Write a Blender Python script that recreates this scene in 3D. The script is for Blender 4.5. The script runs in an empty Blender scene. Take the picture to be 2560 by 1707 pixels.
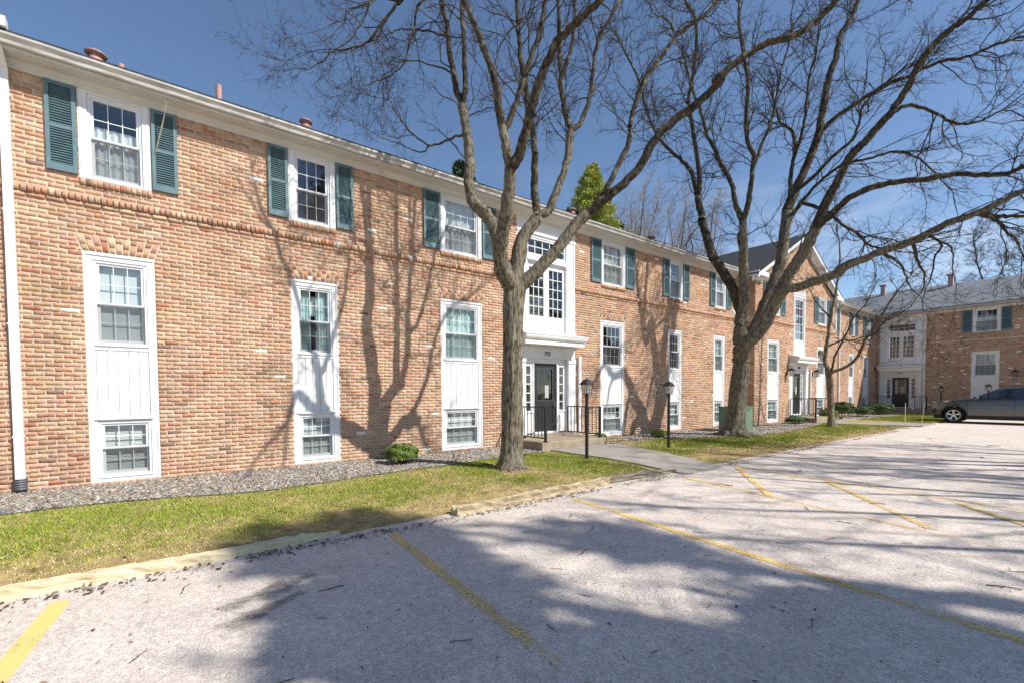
import bpy, bmesh, math, random
import numpy as np
from mathutils import Vector, Matrix
R = math.radians
scene = bpy.context.scene
COL = scene.collection
rng = np.random.default_rng(7)
random.seed(7)

# ---------------------------------------------------------------- camera
cd = bpy.data.cameras.new('camera'); cam = bpy.data.objects.new('camera', cd); COL.objects.link(cam)
cd.sensor_width = 36.0; cd.lens = 16.003; cd.shift_y = 0.06487; cd.clip_start = 0.05; cd.clip_end = 2000
_yaw, _pit, _rol = R(52.791), R(-1.968), R(-0.363)
_fw = Vector((math.cos(_yaw)*math.cos(_pit), math.sin(_yaw)*math.cos(_pit), math.sin(_pit)))
_rt = Vector((math.sin(_yaw), -math.cos(_yaw), 0)); _up = _rt.cross(_fw)
_r2 = math.cos(_rol)*_rt + math.sin(_rol)*_up; _u2 = -math.sin(_rol)*_rt + math.cos(_rol)*_up
CAMP = Vector((0, -9.54, 1.4795))
cam.matrix_world = Matrix(((_r2.x, _u2.x, -_fw.x, CAMP.x), (_r2.y, _u2.y, -_fw.y, CAMP.y), (_r2.z, _u2.z, -_fw.z, CAMP.z), (0, 0, 0, 1)))
scene.camera = cam

# ---------------------------------------------------------------- sky, sun, exposure
SUN_EL, SUN_AZ = R(43.0), R(28.5)                     # azimuth from the wall's normal (-Y) towards +X
SDIR = Vector((math.sin(SUN_AZ)*math.cos(SUN_EL), -math.cos(SUN_AZ)*math.cos(SUN_EL), math.sin(SUN_EL)))
world = bpy.data.worlds.new('World'); scene.world = world; world.use_nodes = True
nt = world.node_tree; nt.nodes.clear()
sky = nt.nodes.new('ShaderNodeTexSky'); sky.sky_type = 'NISHITA'; sky.sun_disc = False
sky.sun_elevation = SUN_EL; sky.sun_rotation = math.atan2(SDIR.x, SDIR.y)
sky.air_density = 0.95; sky.dust_density = 0.12; sky.ozone_density = 3.0; sky.altitude = 250
bg = nt.nodes.new('ShaderNodeBackground'); bg.inputs['Strength'].default_value = 0.11
out = nt.nodes.new('ShaderNodeOutputWorld')
# thin high cloud wisps low in the sky
tc = nt.nodes.new('ShaderNodeTexCoord'); mp = nt.nodes.new('ShaderNodeMapping'); mp.inputs['Scale'].default_value = (1.6, 1.6, 6.0)
nz = nt.nodes.new('ShaderNodeTexNoise'); nz.inputs['Scale'].default_value = 2.4; nz.inputs['Detail'].default_value = 9; nz.inputs['Roughness'].default_value = 0.62
cr = nt.nodes.new('ShaderNodeValToRGB'); cr.color_ramp.elements[0].position = 0.50; cr.color_ramp.elements[1].position = 0.78
sx = nt.nodes.new('ShaderNodeSeparateXYZ'); lo = nt.nodes.new('ShaderNodeMapRange')
lo.inputs['From Min'].default_value = 0.45; lo.inputs['From Max'].default_value = 0.08; lo.inputs['To Min'].default_value = 0.0; lo.inputs['To Max'].default_value = 0.95
mul = nt.nodes.new('ShaderNodeMath'); mul.operation = 'MULTIPLY'
mix = nt.nodes.new('ShaderNodeMixRGB'); mix.inputs['Color2'].default_value = (5.2, 5.7, 6.6, 1)
L = nt.links.new
L(tc.outputs['Generated'], mp.inputs['Vector']); L(mp.outputs['Vector'], nz.inputs['Vector']); L(nz.outputs['Fac'], cr.inputs['Fac'])
L(tc.outputs['Generated'], sx.inputs['Vector']); L(sx.outputs['Z'], lo.inputs['Value'])
L(cr.outputs['Color'], mul.inputs[0]); L(lo.outputs['Result'], mul.inputs[1])
L(mul.outputs[0], mix.inputs['Fac']); L(sky.outputs['Color'], mix.inputs['Color1']); L(mix.outputs['Color'], bg.inputs['Color']); L(bg.outputs[0], out.inputs['Surface'])
sd = bpy.data.lights.new('sun', 'SUN'); sd.energy = 4.6; sd.angle = R(0.55); sd.color = (1.0, 0.955, 0.89)
sun = bpy.data.objects.new('sun', sd); COL.objects.link(sun); sun.location = (20, -40, 40)
sun.rotation_euler = (-SDIR).to_track_quat('-Z', 'Y').to_euler()
vs = scene.view_settings; vs.view_transform = 'Standard'; vs.look = 'None'; vs.exposure = 0.48; vs.gamma = 1.0; vs.use_curve_mapping = False
cy = scene.cycles; cy.max_bounces = 6; cy.transparent_max_bounces = 16; cy.caustics_reflective = False; cy.caustics_refractive = False

# ---------------------------------------------------------------- materials
def lin(*c):
    return tuple((v/255/12.92 if v/255 <= 0.04045 else ((v/255+0.055)/1.055)**2.4) for v in c)
def mat(name, col, rough=0.6, var=0.12, scale=6.0, bump=0.0, bscale=60.0, spec=0.4, metal=0.0, attr=False, col2=None, stretch=(1, 1, 1), ramp=(0.35, 0.65), bdist=0.004, detail=5, obj=False):
    m = bpy.data.materials.new(name); m.use_nodes = True; t = m.node_tree; n = t.nodes; l = t.links.new
    b = n['Principled BSDF']; b.inputs['Roughness'].default_value = rough; b.inputs['Metallic'].default_value = metal
    b.inputs['Specular IOR Level'].default_value = spec
    c = n.new('ShaderNodeTexCoord'); mp = n.new('ShaderNodeMapping'); mp.inputs['Scale'].default_value = stretch
    l(c.outputs['Object' if obj else 'Generated'], mp.inputs['Vector'])
    if not obj:
        g = n.new('ShaderNodeNewGeometry'); l(g.outputs['Position'], mp.inputs['Vector'])
    z = n.new('ShaderNodeTexNoise'); z.inputs['Scale'].default_value = scale; z.inputs['Detail'].default_value = detail; z.inputs['Roughness'].default_value = 0.6
    l(mp.outputs['Vector'], z.inputs['Vector'])
    r = n.new('ShaderNodeValToRGB'); r.color_ramp.elements[0].position = ramp[0]; r.color_ramp.elements[1].position = ramp[1]
    ca = col
    cb = col2 if col2 else tuple(min(1, v*(1+var)) for v in col)
    if not col2: ca = tuple(v*(1-var) for v in col)
    if attr: ca = (1-var,)*3; cb = (1+var*0.6,)*3
    r.color_ramp.elements[0].color = (*ca, 1); r.color_ramp.elements[1].color = (*cb, 1)
    l(z.outputs['Fac'], r.inputs['Fac'])
    src = r.outputs['Color']
    if attr:
        a = n.new('ShaderNodeAttribute'); a.attribute_name = 'tint'
        x = n.new('ShaderNodeMixRGB'); x.blend_type = 'MULTIPLY'; x.inputs['Fac'].default_value = 1.0
        l(a.outputs['Color'], x.inputs['Color1']); l(src, x.inputs['Color2']); src = x.outputs['Color']
    l(src, b.inputs['Base Color'])
    if bump:
        z2 = n.new('ShaderNodeTexNoise'); z2.inputs['Scale'].default_value = bscale; z2.inputs['Detail'].default_value = 6
        l(mp.outputs['Vector'], z2.inputs['Vector'])
        bp = n.new('ShaderNodeBump'); bp.inputs['Strength'].default_value = bump; bp.inputs['Distance'].default_value = bdist
        l(z2.outputs['Fac'], bp.inputs['Height']); l(bp.outputs['Normal'], b.inputs['Normal'])
    return m
def nodes_of(m): return m.node_tree.nodes, m.node_tree.links.new
MAT = {}
MAT['mortar'] = mat('mortar', lin(200, 188, 170), 0.95, 0.14, 14, 0.6, 160)
MAT['white'] = mat('white_paint', (0.77, 0.77, 0.77), 0.45, 0.035, 5, 0.06, 40)
MAT['vinyl'] = mat('white_vinyl', (0.75, 0.76, 0.77), 0.3, 0.02, 5)
MAT['cream'] = mat('cream_soffit_paint', (0.66, 0.645, 0.60), 0.55, 0.05, 4, 0.05, 30)
MAT['gutter'] = mat('weathered_gutter_aluminium', (0.30, 0.275, 0.24), 0.42, 0.22, 3.2, 0.05, 30, 0.5, 0.0, col2=(0.52, 0.50, 0.46), stretch=(1, 6, 6))
MAT['teal'] = mat('teal_shutter_paint', lin(92, 118, 124), 0.5, 0.13, 7, 0.08, 60)
MAT['shingle'] = mat('dark_asphalt_shingle', (0.045, 0.047, 0.052), 0.9, 0.45, 18, 0.8, 90, 0.2)
MAT['terracotta'] = mat('faded_brown_vent_metal', lin(176, 138, 126), 0.6, 0.2, 12)
MAT['black'] = mat('black_metal', (0.016, 0.017, 0.019), 0.42, 0.2, 9)
MAT['door'] = mat('charcoal_door_paint', (0.026, 0.027, 0.031), 0.35, 0.15, 5)
MAT['concrete'] = mat('stoop_concrete', lin(150, 136, 116), 0.9, 0.16, 5, 0.4, 120)
MAT['pathway'] = mat('concrete_path', lin(150, 143, 134), 0.92, 0.12, 3.5, 0.4, 150)
MAT['grey_plastic'] = mat('grey_plastic', (0.10, 0.105, 0.11), 0.5, 0.15, 10)
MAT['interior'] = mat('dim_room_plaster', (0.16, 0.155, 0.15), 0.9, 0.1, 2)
MAT['curtain'] = mat('sheer_white_curtain', (0.74, 0.74, 0.73), 0.85, 0.05, 3)
MAT['greencurtain'] = mat('pale_green_curtain', (0.60, 0.74, 0.69), 0.85, 0.08, 3)
MAT['blind'] = mat('white_blind_slats', (0.76, 0.76, 0.74), 0.5, 0.04, 3)
MAT['paper'] = mat('notice_paper', (0.42, 0.42, 0.41), 0.8, 0.03, 3)
MAT['brass'] = mat('aged_brass', (0.25, 0.21, 0.15), 0.35, 0.1, 9, metal=0.8)
MAT['boxgreen'] = mat('green_utility_enamel', lin(104, 128, 108), 0.5, 0.1, 2.5)
MAT['wood'] = mat('weathered_timber', lin(150, 132, 104), 0.92, 0.3, 5, 0.7, 40, 0.2, col2=lin(196, 182, 150), stretch=(1, 9, 9), bdist=0.01)
MAT['palewood'] = mat('bleached_split_timber', lin(204, 186, 146), 0.9, 0.2, 5, 0.7, 40, 0.2, col2=lin(234, 220, 184), stretch=(1, 9, 9), bdist=0.01)
MAT['darkwood'] = mat('greyed_timber', lin(108, 98, 86), 0.95, 0.2, 5, 0.8, 40, 0.2, col2=lin(150, 140, 124), stretch=(1, 9, 9), bdist=0.012)
MAT['brick'] = mat('reclaimed_brick', (1, 1, 1), 0.92, 0.22, 26, 0.55, 140, 0.2, attr=True, ramp=(0.3, 0.62))
def weather(m, lo=0.80, s=0.9):
    n, l = nodes_of(m); b = n['Principled BSDF']; src = b.inputs['Base Color'].links[0].from_socket; g = n.new('ShaderNodeNewGeometry'); z = n.new('ShaderNodeTexNoise'); z.inputs['Scale'].default_value = s; z.inputs['Detail'].default_value = 8; z.inputs['Roughness'].default_value = 0.65
    l(g.outputs['Position'], z.inputs['Vector']); r = n.new('ShaderNodeValToRGB'); r.color_ramp.elements[0].position = 0.33; r.color_ramp.elements[0].color = (lo, lo*0.98, lo*0.95, 1); r.color_ramp.elements[1].position = 0.55; l(z.outputs['Fac'], r.inputs['Fac'])
    x = n.new('ShaderNodeMixRGB'); x.blend_type = 'MULTIPLY'; x.inputs['Fac'].default_value = 1.0; l(src, x.inputs['Color1']); l(r.outputs['Color'], x.inputs['Color2']); l(x.outputs[0], b.inputs['Base Color'])
weather(MAT['brick']); weather(MAT['mortar']); weather(MAT['white'], 0.89, 2.2)
MAT['stones'] = mat('river_gravel', (1, 1, 1), 0.8, 0.15, 60, 0.2, 120, 0.3, attr=True)
MAT['grass'] = mat('grass_blades', (1, 1, 1), 0.75, 0.2, 12, attr=True, spec=0.2)
MAT['soil'] = mat('bare_soil', lin(132, 114, 82), 0.95, 0.3, 5, 0.8, 60, 0.1, col2=lin(176, 156, 110))
MAT['leaf'] = mat('boxwood_leaves', (1, 1, 1), 0.55, 0.2, 18, attr=True, spec=0.3)
MAT['needle'] = mat('conifer_needles', (1, 1, 1), 0.6, 0.2, 5, attr=True, spec=0.2)
def bark_mat(name, c1, c2, stretch, lichen, bs, bd):
    m = mat(name, c1, 0.95, 0.3, 7, 1.0, bs, 0.12, col2=c2, stretch=stretch, ramp=(0.38, 0.60), bdist=bd)
    n, l = nodes_of(m); b = n['Principled BSDF']; src = b.inputs['Base Color'].links[0].from_socket
    g = n.new('ShaderNodeNewGeometry'); z = n.new('ShaderNodeTexNoise'); z.inputs['Scale'].default_value = 6.5; z.inputs['Detail'].default_value = 7; l(g.outputs['Position'], z.inputs['Vector'])
    r = n.new('ShaderNodeValToRGB'); r.color_ramp.elements[0].position = 0.56; r.color_ramp.elements[1].position = 0.66; r.color_ramp.elements[1].color = (lichen, lichen, lichen, 1); l(z.outputs['Fac'], r.inputs['Fac'])
    x = n.new('ShaderNodeMixRGB'); x.inputs['Color2'].default_value = (*lin(158, 158, 128), 1); l(r.outputs['Color'], x.inputs['Fac']); l(src, x.inputs['Color1']); l(x.outputs[0], b.inputs['Base Color']); return m
MAT['bark'] = bark_mat('furrowed_bark', lin(76, 68, 57), lin(146, 136, 118), (4.5, 4.5, 0.9), 0.5, 20, 0.03)
MAT['bark2'] = bark_mat('limb_bark', lin(46, 40, 34), lin(90, 81, 67), (3, 3, 1.4), 0.4, 34, 0.012)
MAT['twig'] = mat('twig_bark', lin(50, 42, 38), 0.9, 0.3, 6, 0, 30, 0.2, col2=lin(86, 75, 66))
MAT['fartwig'] = mat('far_grey_twig_bark', lin(140, 126, 116), 0.9, 0.2, 3, col2=lin(172, 158, 146))
MAT['litter'] = mat('dead_twig', lin(70, 52, 36), 0.95, 0.3, 20, col2=lin(120, 96, 70))
MAT['rope'] = mat('dead_vine', lin(170, 160, 140), 0.9, 0.3, 20)

def glass(name, tint=(0.9, 0.95, 0.95), base=0.10, dark=None):
    m = bpy.data.materials.new(name); m.use_nodes = True; n, l = nodes_of(m); n.clear()
    o = n.new('ShaderNodeOutputMaterial'); tr = n.new('ShaderNodeBsdfTransparent'); tr.inputs['Color'].default_value = (*tint, 1)
    gl = n.new('ShaderNodeBsdfGlossy'); gl.inputs['Roughness'].default_value = 0.01; gl.inputs['Color'].default_value = (0.95, 0.97, 1, 1)
    fr = n.new('ShaderNodeFresnel'); fr.inputs['IOR'].default_value = 1.52
    ma = n.new('ShaderNodeMath'); ma.operation = 'MULTIPLY_ADD'; ma.inputs[1].default_value = 1.4; ma.inputs[2].default_value = base; ma.use_clamp = True
    mx = n.new('ShaderNodeMixShader'); l(fr.outputs[0], ma.inputs[0])
    gb = n.new('ShaderNodeNewGeometry'); iv = n.new('ShaderNodeMath'); iv.operation = 'SUBTRACT'; iv.inputs[0].default_value = 1.0; l(gb.outputs['Backfacing'], iv.inputs[1])
    mf = n.new('ShaderNodeMath'); mf.operation = 'MULTIPLY'; l(ma.outputs[0], mf.inputs[0]); l(iv.outputs[0], mf.inputs[1]); l(mf.outputs[0], mx.inputs['Fac'])   # reflect once, at the outer face
    nz = n.new('ShaderNodeTexNoise'); nz.inputs['Scale'].default_value = 1.6; ge = n.new('ShaderNodeNewGeometry'); l(ge.outputs['Position'], nz.inputs['Vector'])
    bp = n.new('ShaderNodeBump'); bp.inputs['Strength'].default_value = 0.12; bp.inputs['Distance'].default_value = 0.02
    l(nz.outputs['Fac'], bp.inputs['Height']); l(bp.outputs['Normal'], gl.inputs['Normal'])
    l(tr.outputs[0], mx.inputs[1]); l(gl.outputs[0], mx.inputs[2]); l(mx.outputs[0], o.inputs['Surface'])
    return m
MAT['glass'] = glass('window_glass', (0.90, 0.93, 0.93), 0.05)
MAT['doorglass'] = glass('door_glass', (0.45, 0.48, 0.47), 0.02)
MAT['lampglass'] = glass('lantern_glass', (0.9, 0.9, 0.86), 0.08)
MAT['carglass'] = glass('tinted_car_glass', (0.30, 0.36, 0.38), 0.06)
def screen_mat():
    m = bpy.data.materials.new('insect_screen_mesh'); m.use_nodes = True; n, l = nodes_of(m); n.clear()
    o = n.new('ShaderNodeOutputMaterial'); tr = n.new('ShaderNodeBsdfTransparent'); d = n.new('ShaderNodeBsdfDiffuse'); d.inputs['Color'].default_value = (0.09, 0.09, 0.09, 1)
    mx = n.new('ShaderNodeMixShader'); mx.inputs['Fac'].default_value = 0.32
    l(tr.outputs[0], mx.inputs[1]); l(d.outputs[0], mx.inputs[2]); l(mx.outputs[0], o.inputs['Surface']); return m
MAT['screen'] = screen_mat()

# ---------------------------------------------------------------- helpers
WP = {}
def link(o, parent=None, at=(0, 0, 0)):
    COL.objects.link(o); at = Vector(at)
    if parent is not None:
        o.parent = parent; o.location = at - WP[parent]
    else: o.location = at
    WP[o] = at
    return o
def tag(o, label=None, cat=None, group=None, kind=None):
    if label: o['label'] = label
    if cat: o['category'] = cat
    if group: o['group'] = group
    if kind: o['kind'] = kind
    return o
def thing(name, label, cat, at=(0, 0, 0), group=None, rotz=0.0, local=None):
    o = bpy.data.objects.new(name, None); o.empty_display_size = 0.2; COL.objects.link(o)
    o.location = at; o.rotation_euler = (0, 0, rotz)
    WP[o] = Vector(local) if local is not None else Vector(at)
    return tag(o, label, cat, group)
class MB:
    """collects shapes; build() links them as one mesh object"""
    def __init__(s): s.v = []; s.f = []; s.m = []
    def quad(s, pts, m=0):
        k = len(s.v); s.v += [tuple(p) for p in pts]; s.f.append(tuple(range(k, k+len(pts)))); s.m.append(m); return s
    def box(s, x0, x1, y0, y1, z0, z1, m=0):
        k = len(s.v)
        s.v += [(x0, y0, z0), (x1, y0, z0), (x1, y1, z0), (x0, y1, z0), (x0, y0, z1), (x1, y0, z1), (x1, y1, z1), (x0, y1, z1)]
        s.f += [(k, k+3, k+2, k+1), (k+4, k+5, k+6, k+7), (k, k+1, k+5, k+4), (k+1, k+2, k+6, k+5), (k+2, k+3, k+7, k+6), (k+3, k, k+4, k+7)]; s.m += [m]*6; return s
    def ring(s, x0, x1, z0, z1, wl, wr, wb, wt, y0, y1, m=0):
        s.box(x0, x0+wl, y0, y1, z0, z1, m); s.box(x1-wr, x1, y0, y1, z0, z1, m)
        s.box(x0+wl, x1-wr, y0, y1, z0, z0+wb, m); s.box(x0+wl, x1-wr, y0, y1, z1-wt, z1, m); return s
    def prism(s, prof, x0, x1, m=0, axis='x'):
        """profile of (y,z) swept along x"""
        k = len(s.v); n = len(prof)
        for xx in (x0, x1): s.v += [((xx, a, b) if axis == 'x' else (a, xx, b)) for a, b in prof]
        for i in range(n):
            j = (i+1) % n; s.f.append((k+i, k+j, k+n+j, k+n+i)); s.m.append(m)
        s.f += [tuple(range(k+n-1, k-1, -1)), tuple(range(k+n, k+2*n))]; s.m += [m, m]; return s
    def lathe(s, prof, c=(0, 0, 0), n=16, m=0):
        k = len(s.v)
        for r, z in prof:
            for i in range(n):
                a = 2*math.pi*i/n; s.v.append((c[0]+r*math.cos(a), c[1]+r*math.sin(a), c[2]+z))
        for j in range(len(prof)-1):
            for i in range(n):
                i2 = (i+1) % n; s.f.append((k+j*n+i, k+j*n+i2, k+(j+1)*n+i2, k+(j+1)*n+i)); s.m.append(m)
        s.f += [tuple(range(k+n-1, k-1, -1)), tuple(range(k+(len(prof)-1)*n, k+len(prof)*n))]; s.m += [m, m]; return s
    def tube(s, pts, rad, n=6, m=0):
        v, f = tube_mesh(np.array(pts, float), np.broadcast_to(np.array(rad, float), (len(pts),)), n); k = len(s.v)
        s.v += [tuple(p) for p in v]; s.f += [tuple(i+k for i in q) for q in f]; s.m += [m]*len(f); return s
    def mesh(s, name, mats, off=(0, 0, 0)):
        me = bpy.data.meshes.new(name); o = Vector(off)
        me.from_pydata([(p[0]-o.x, p[1]-o.y, p[2]-o.z) for p in s.v], [], s.f)
        for mm in (mats if isinstance(mats, (list, tuple)) else [mats]): me.materials.append(MAT[mm] if isinstance(mm, str) else mm)
        if isinstance(mats, (list, tuple)) and len(mats) > 1: me.polygons.foreach_set('material_index', s.m)
        me.update(); return me
    def build(s, name, mats, parent=None, smooth=False, at=None):
        off = Vector(at) if at is not None else (WP[parent] if parent is not None else Vector((0, 0, 0)))
        o = bpy.data.objects.new(name, s.mesh(name, mats, off)); link(o, parent, off)
        if smooth: o.data.polygons.foreach_set('use_smooth', [True]*len(o.data.polygons))
        return o
def tube_mesh(P, rad, n):
    N = len(P); T = np.gradient(P, axis=0); T /= np.linalg.norm(T, axis=1)[:, None]+1e-9
    ref = np.array([0.31, 0.2, 0.93]); U = np.cross(T, ref); U /= np.linalg.norm(U, axis=1)[:, None]+1e-9; V = np.cross(T, U)
    a = np.arange(n)*2*math.pi/n
    v = P[:, None, :] + rad[:, None, None]*(np.cos(a)[None, :, None]*U[:, None, :] + np.sin(a)[None, :, None]*V[:, None, :])
    f = []
    for j in range(N-1):
        for i in range(n): f.append((j*n+i, j*n+(i+1) % n, (j+1)*n+(i+1) % n, (j+1)*n+i))
    f.append(tuple(range(n-1, -1, -1))); f.append(tuple(range((N-1)*n, N*n)))
    return v.reshape(-1, 3), f
def np_mesh(name, V, F, m, parent=None, tint=None, at=None, smooth=False, kind=None):
    """V (n,3), F (k,3|4) numpy arrays -> one mesh object; tint per vertex (n,3)"""
    off = np.array(at if at is not None else (WP[parent] if parent is not None else (0, 0, 0)), float)
    me = bpy.data.meshes.new(name); n = len(V); k, w = F.shape
    me.vertices.add(n); me.vertices.foreach_set('co', (V-off).astype(np.float32).ravel())
    me.loops.add(k*w); me.loops.foreach_set('vertex_index', F.astype(np.int32).ravel())
    me.polygons.add(k); me.polygons.foreach_set('loop_start', np.arange(0, k*w, w, dtype=np.int32))
    if smooth: me.polygons.foreach_set('use_smooth', np.ones(k, bool))
    me.update(calc_edges=True)
    if tint is not None:
        a = me.attributes.new('tint', 'FLOAT_COLOR', 'POINT'); c = np.ones((n, 4), np.float32); c[:, :3] = tint; a.data.foreach_set('color', c.ravel())
    me.materials.append(MAT[m] if isinstance(m, str) else m)
    o = bpy.data.objects.new(name, me); link(o, parent, off)
    if kind: o['kind'] = kind
    return o
# ---------------------------------------------------------------- brickwork
CH, BL, JT = 0.0677, 0.2032, 0.0098           # course height, brick module, joint
ZB = 4.345-64*CH
PAL = np.array([lin(*c) for c in [(206, 170, 137), (214, 187, 156), (208, 161, 132), (202, 143, 111), (186, 112, 86), (164, 130, 104), (114, 98, 88), (200, 156, 136), (238, 234, 228), (194, 160, 116)]])
PAL = PAL*0.68+np.array(lin(208, 164, 134))*0.32; PAL *= 0.84; PAL[8] = lin(238, 234, 228)
PWT = np.array([.32, .17, .22, .08, .03, .055, .012, .08, .007, .024]); PWT /= PWT.sum()
def brick_arrays(X0, X1, Z0, Z1, Y, g, X0t=None, X1t=None, proud=0.0065):
    B = len(X0); u = np.linspace(0, 1, 5); c = 0.005
    X0t = X0 if X0t is None else X0t; X1t = X1 if X1t is None else X1t
    V = np.zeros((B, 5, 4, 3))
    xb = X0[:, None]+u*(X1-X0)[:, None]; xt = X0t[:, None]+u*(X1t-X0t)[:, None]
    V[:, :, 0, 0] = xt; V[:, :, 1, 0] = xt; V[:, :, 2, 0] = xb; V[:, :, 3, 0] = xb
    w = np.minimum(c, (X1-X0)*0.2)
    V[:, 0, 1:3, 0] += w[:, None]; V[:, 4, 1:3, 0] -= w[:, None]
    pr = proud+g.normal(0, 0.0016, B); pr = np.clip(pr, 0.003, None)
    V[:, :, 0, 1] = Y[:, None]+0.006; V[:, :, 3, 1] = Y[:, None]+0.006
    V[:, :, 1, 1] = Y[:, None]-pr[:, None]+g.normal(0, 0.0007, (B, 5)); V[:, :, 2, 1] = Y[:, None]-pr[:, None]+g.normal(0, 0.0007, (B, 5))
    jt = g.normal(0, 0.0014, (B, 5)); jb = g.normal(0, 0.0026, (B, 5))
    V[:, :, 0, 2] = Z1[:, None]+jt; V[:, :, 1, 2] = Z1[:, None]+jt-0.0022
    V[:, :, 2, 2] = Z0[:, None]+jb+0.0022; V[:, :, 3, 2] = Z0[:, None]+jb
    F = []
    for i in range(4):
        for j in range(3): F.append((i*4+j, i*4+j+1, (i+1)*4+j+1, (i+1)*4+j))
    F += [(0, 3, 2, 1), (16, 17, 18, 19)]
    F = (np.array(F)[None]+(np.arange(B)*20)[:, None, None]).reshape(-1, 4)
    T = PAL[g.choice(len(PAL), B, p=PWT)]*g.normal(1, 0.065, (B, 1)).clip(0.78, 1.2)
    fl = np.ones((B, 5)); k = g.random(B) < 0.45
    fl[k] = g.uniform(0.8, 1.08, (k.sum(), 5))
    T = T[:, None, :]*fl[:, :, None]
    T[:, :, 1] *= 1-0.12*(1-fl); T[:, :, 2] *= 1-0.25*(1-fl)
    T = np.repeat(T[:, :, None, :], 4, axis=2)
    return V.reshape(-1, 3), F, T.reshape(-1, 3).clip(0.01, 0.95)
def subtract(iv, a, b):
    o = []
    for p, q in iv:
        if b <= p or a >= q: o.append((p, q)); continue
        if a > p: o.append((p, a))
        if b < q: o.append((b, q))
    return o
def courses(span, zlo, zhi, holes, skips, g, phase=0.0):
    """running bond; span(z) -> (xl, xr); holes (z0, z1, fn(z)->(xa, xb))"""
    X0, X1, Z = [], [], []
    k0 = int(math.floor((zlo-ZB)/CH)); k1 = int(math.ceil((zhi-ZB)/CH))
    for k in range(k0, k1):
        z = ZB+k*CH+g.normal(0, 0.0012); zm = z+CH/2
        if zm > zhi or any(a < zm < b for a, b in skips): continue
        xl, xr = span(zm)
        if xr-xl < 0.05: continue
        iv = [(xl, xr)]
        for a, b, fn in holes:
            if a-0.012 < zm < b+0.012:
                p, q = fn(zm); iv = subtract(iv, p, q)
        for p, q in iv:
            st = math.floor((p-phase)/BL)*BL+phase+(k % 2)*BL/2-BL
            x = st
            while x < q:
                a = max(x, p); b = min(x+BL, q); a0 = a if a == p else a+JT/2; b0 = b if b == q else b-JT/2
                if b0-a0 > 0.025: X0.append(a0); X1.append(b0); Z.append(z)
                x += BL*(1+g.normal(0, 0.006))
    return np.array(X0), np.array(X1), np.array(Z)
def wall_sheet(name, parent, x0, x1, z0, z1, rects, y=0.0, extra=None):
    xs = sorted({x0, x1, *[min(max(v, x0), x1) for r in rects for v in r[:2]]}); zs = sorted({z0, z1, *[min(max(v, z0), z1) for r in rects for v in r[2:4]]})
    mb = MB()
    for a, b in zip(xs, xs[1:]):
        run = None
        for c, d in zip(zs, zs[1:]):
            xm, zm = (a+b)/2, (c+d)/2
            if any(r[0] < xm < r[1] and r[2] < zm < r[3] for r in rects):
                if run: mb.box(a, b, y, y+0.2, run[0], run[1]); run = None
            else: run = (run[0], d) if run else (c, d)
        if run: mb.box(a, b, y, y+0.2, run[0], run[1])
    if extra: mb.prism([(p[0], p[1]) for p in extra], y, y+0.2, axis='y')
    return mb.build(name, 'mortar', parent)
BRICK_POOL = []
def brick_pool():
    g = np.random.default_rng(5)
    for i in range(36):
        V, F, T = brick_arrays(np.array([0.0]), np.array([BL-JT]), np.array([0.0]), np.array([CH-JT]), np.array([0.0]), g)
        o = np_mesh('brick', V, F, 'brick', None, T); BRICK_POOL.append(o.data); bpy.data.objects.remove(o)
def lay_bricks(wall, X0, X1, Z, y, g, n_single=0, xsel=-2.1):
    sel = np.zeros(len(X0), bool)
    if n_single:
        full = (X1-X0 > BL-JT-0.012) & (X0 > xsel) & (Z > 0.12)
        idx = np.where(full)[0]; idx = idx[np.argsort(X0[idx])][:n_single]; sel[idx] = True
        for i in idx:
            o = bpy.data.objects.new('brick', BRICK_POOL[random.randrange(len(BRICK_POOL))]); link(o, wall, (X0[i], y-random.uniform(0, 0.003), Z[i]))
            o.scale = ((X1[i]-X0[i])/(BL-JT), 1, 1)
    k = ~sel
    V, F, T = brick_arrays(X0[k], X1[k], Z[k], Z[k]+CH-JT, np.full(k.sum(), y), g)
    np_mesh('brickwork', V, F, 'brick', wall, T, kind='stuff')
def soldier_row(parent, name, x0, x1, z0, z1, y, g, proud, step=0.068, single=False):
    n = max(2, round((x1-x0)/step)); e = np.linspace(x0, x1, n+1); A, Bq = e[:-1]+0.004, e[1:]-0.004
    Z0 = np.full(n, z0)+g.normal(0, 0.004, n); Z1 = np.full(n, z1)
    if not single:
        V, F, T = brick_arrays(A, Bq, Z0, Z1, np.full(n, y), g, proud=proud)
        return np_mesh(name, V, F, 'brick', parent, T)
    base = MB().box(x0, x1, y-proud*0.5, y+0.05, z0+0.012, z1).build(name, 'mortar', parent)
    for i in range(n):
        V, F, T = brick_arrays(A[i:i+1], Bq[i:i+1], Z0[i:i+1], Z1[i:i+1], np.array([y]), g, proud=proud)
        np_mesh('brick', V, F, 'brick', base, T, at=(A[i], y, z0))
    return base
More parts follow.
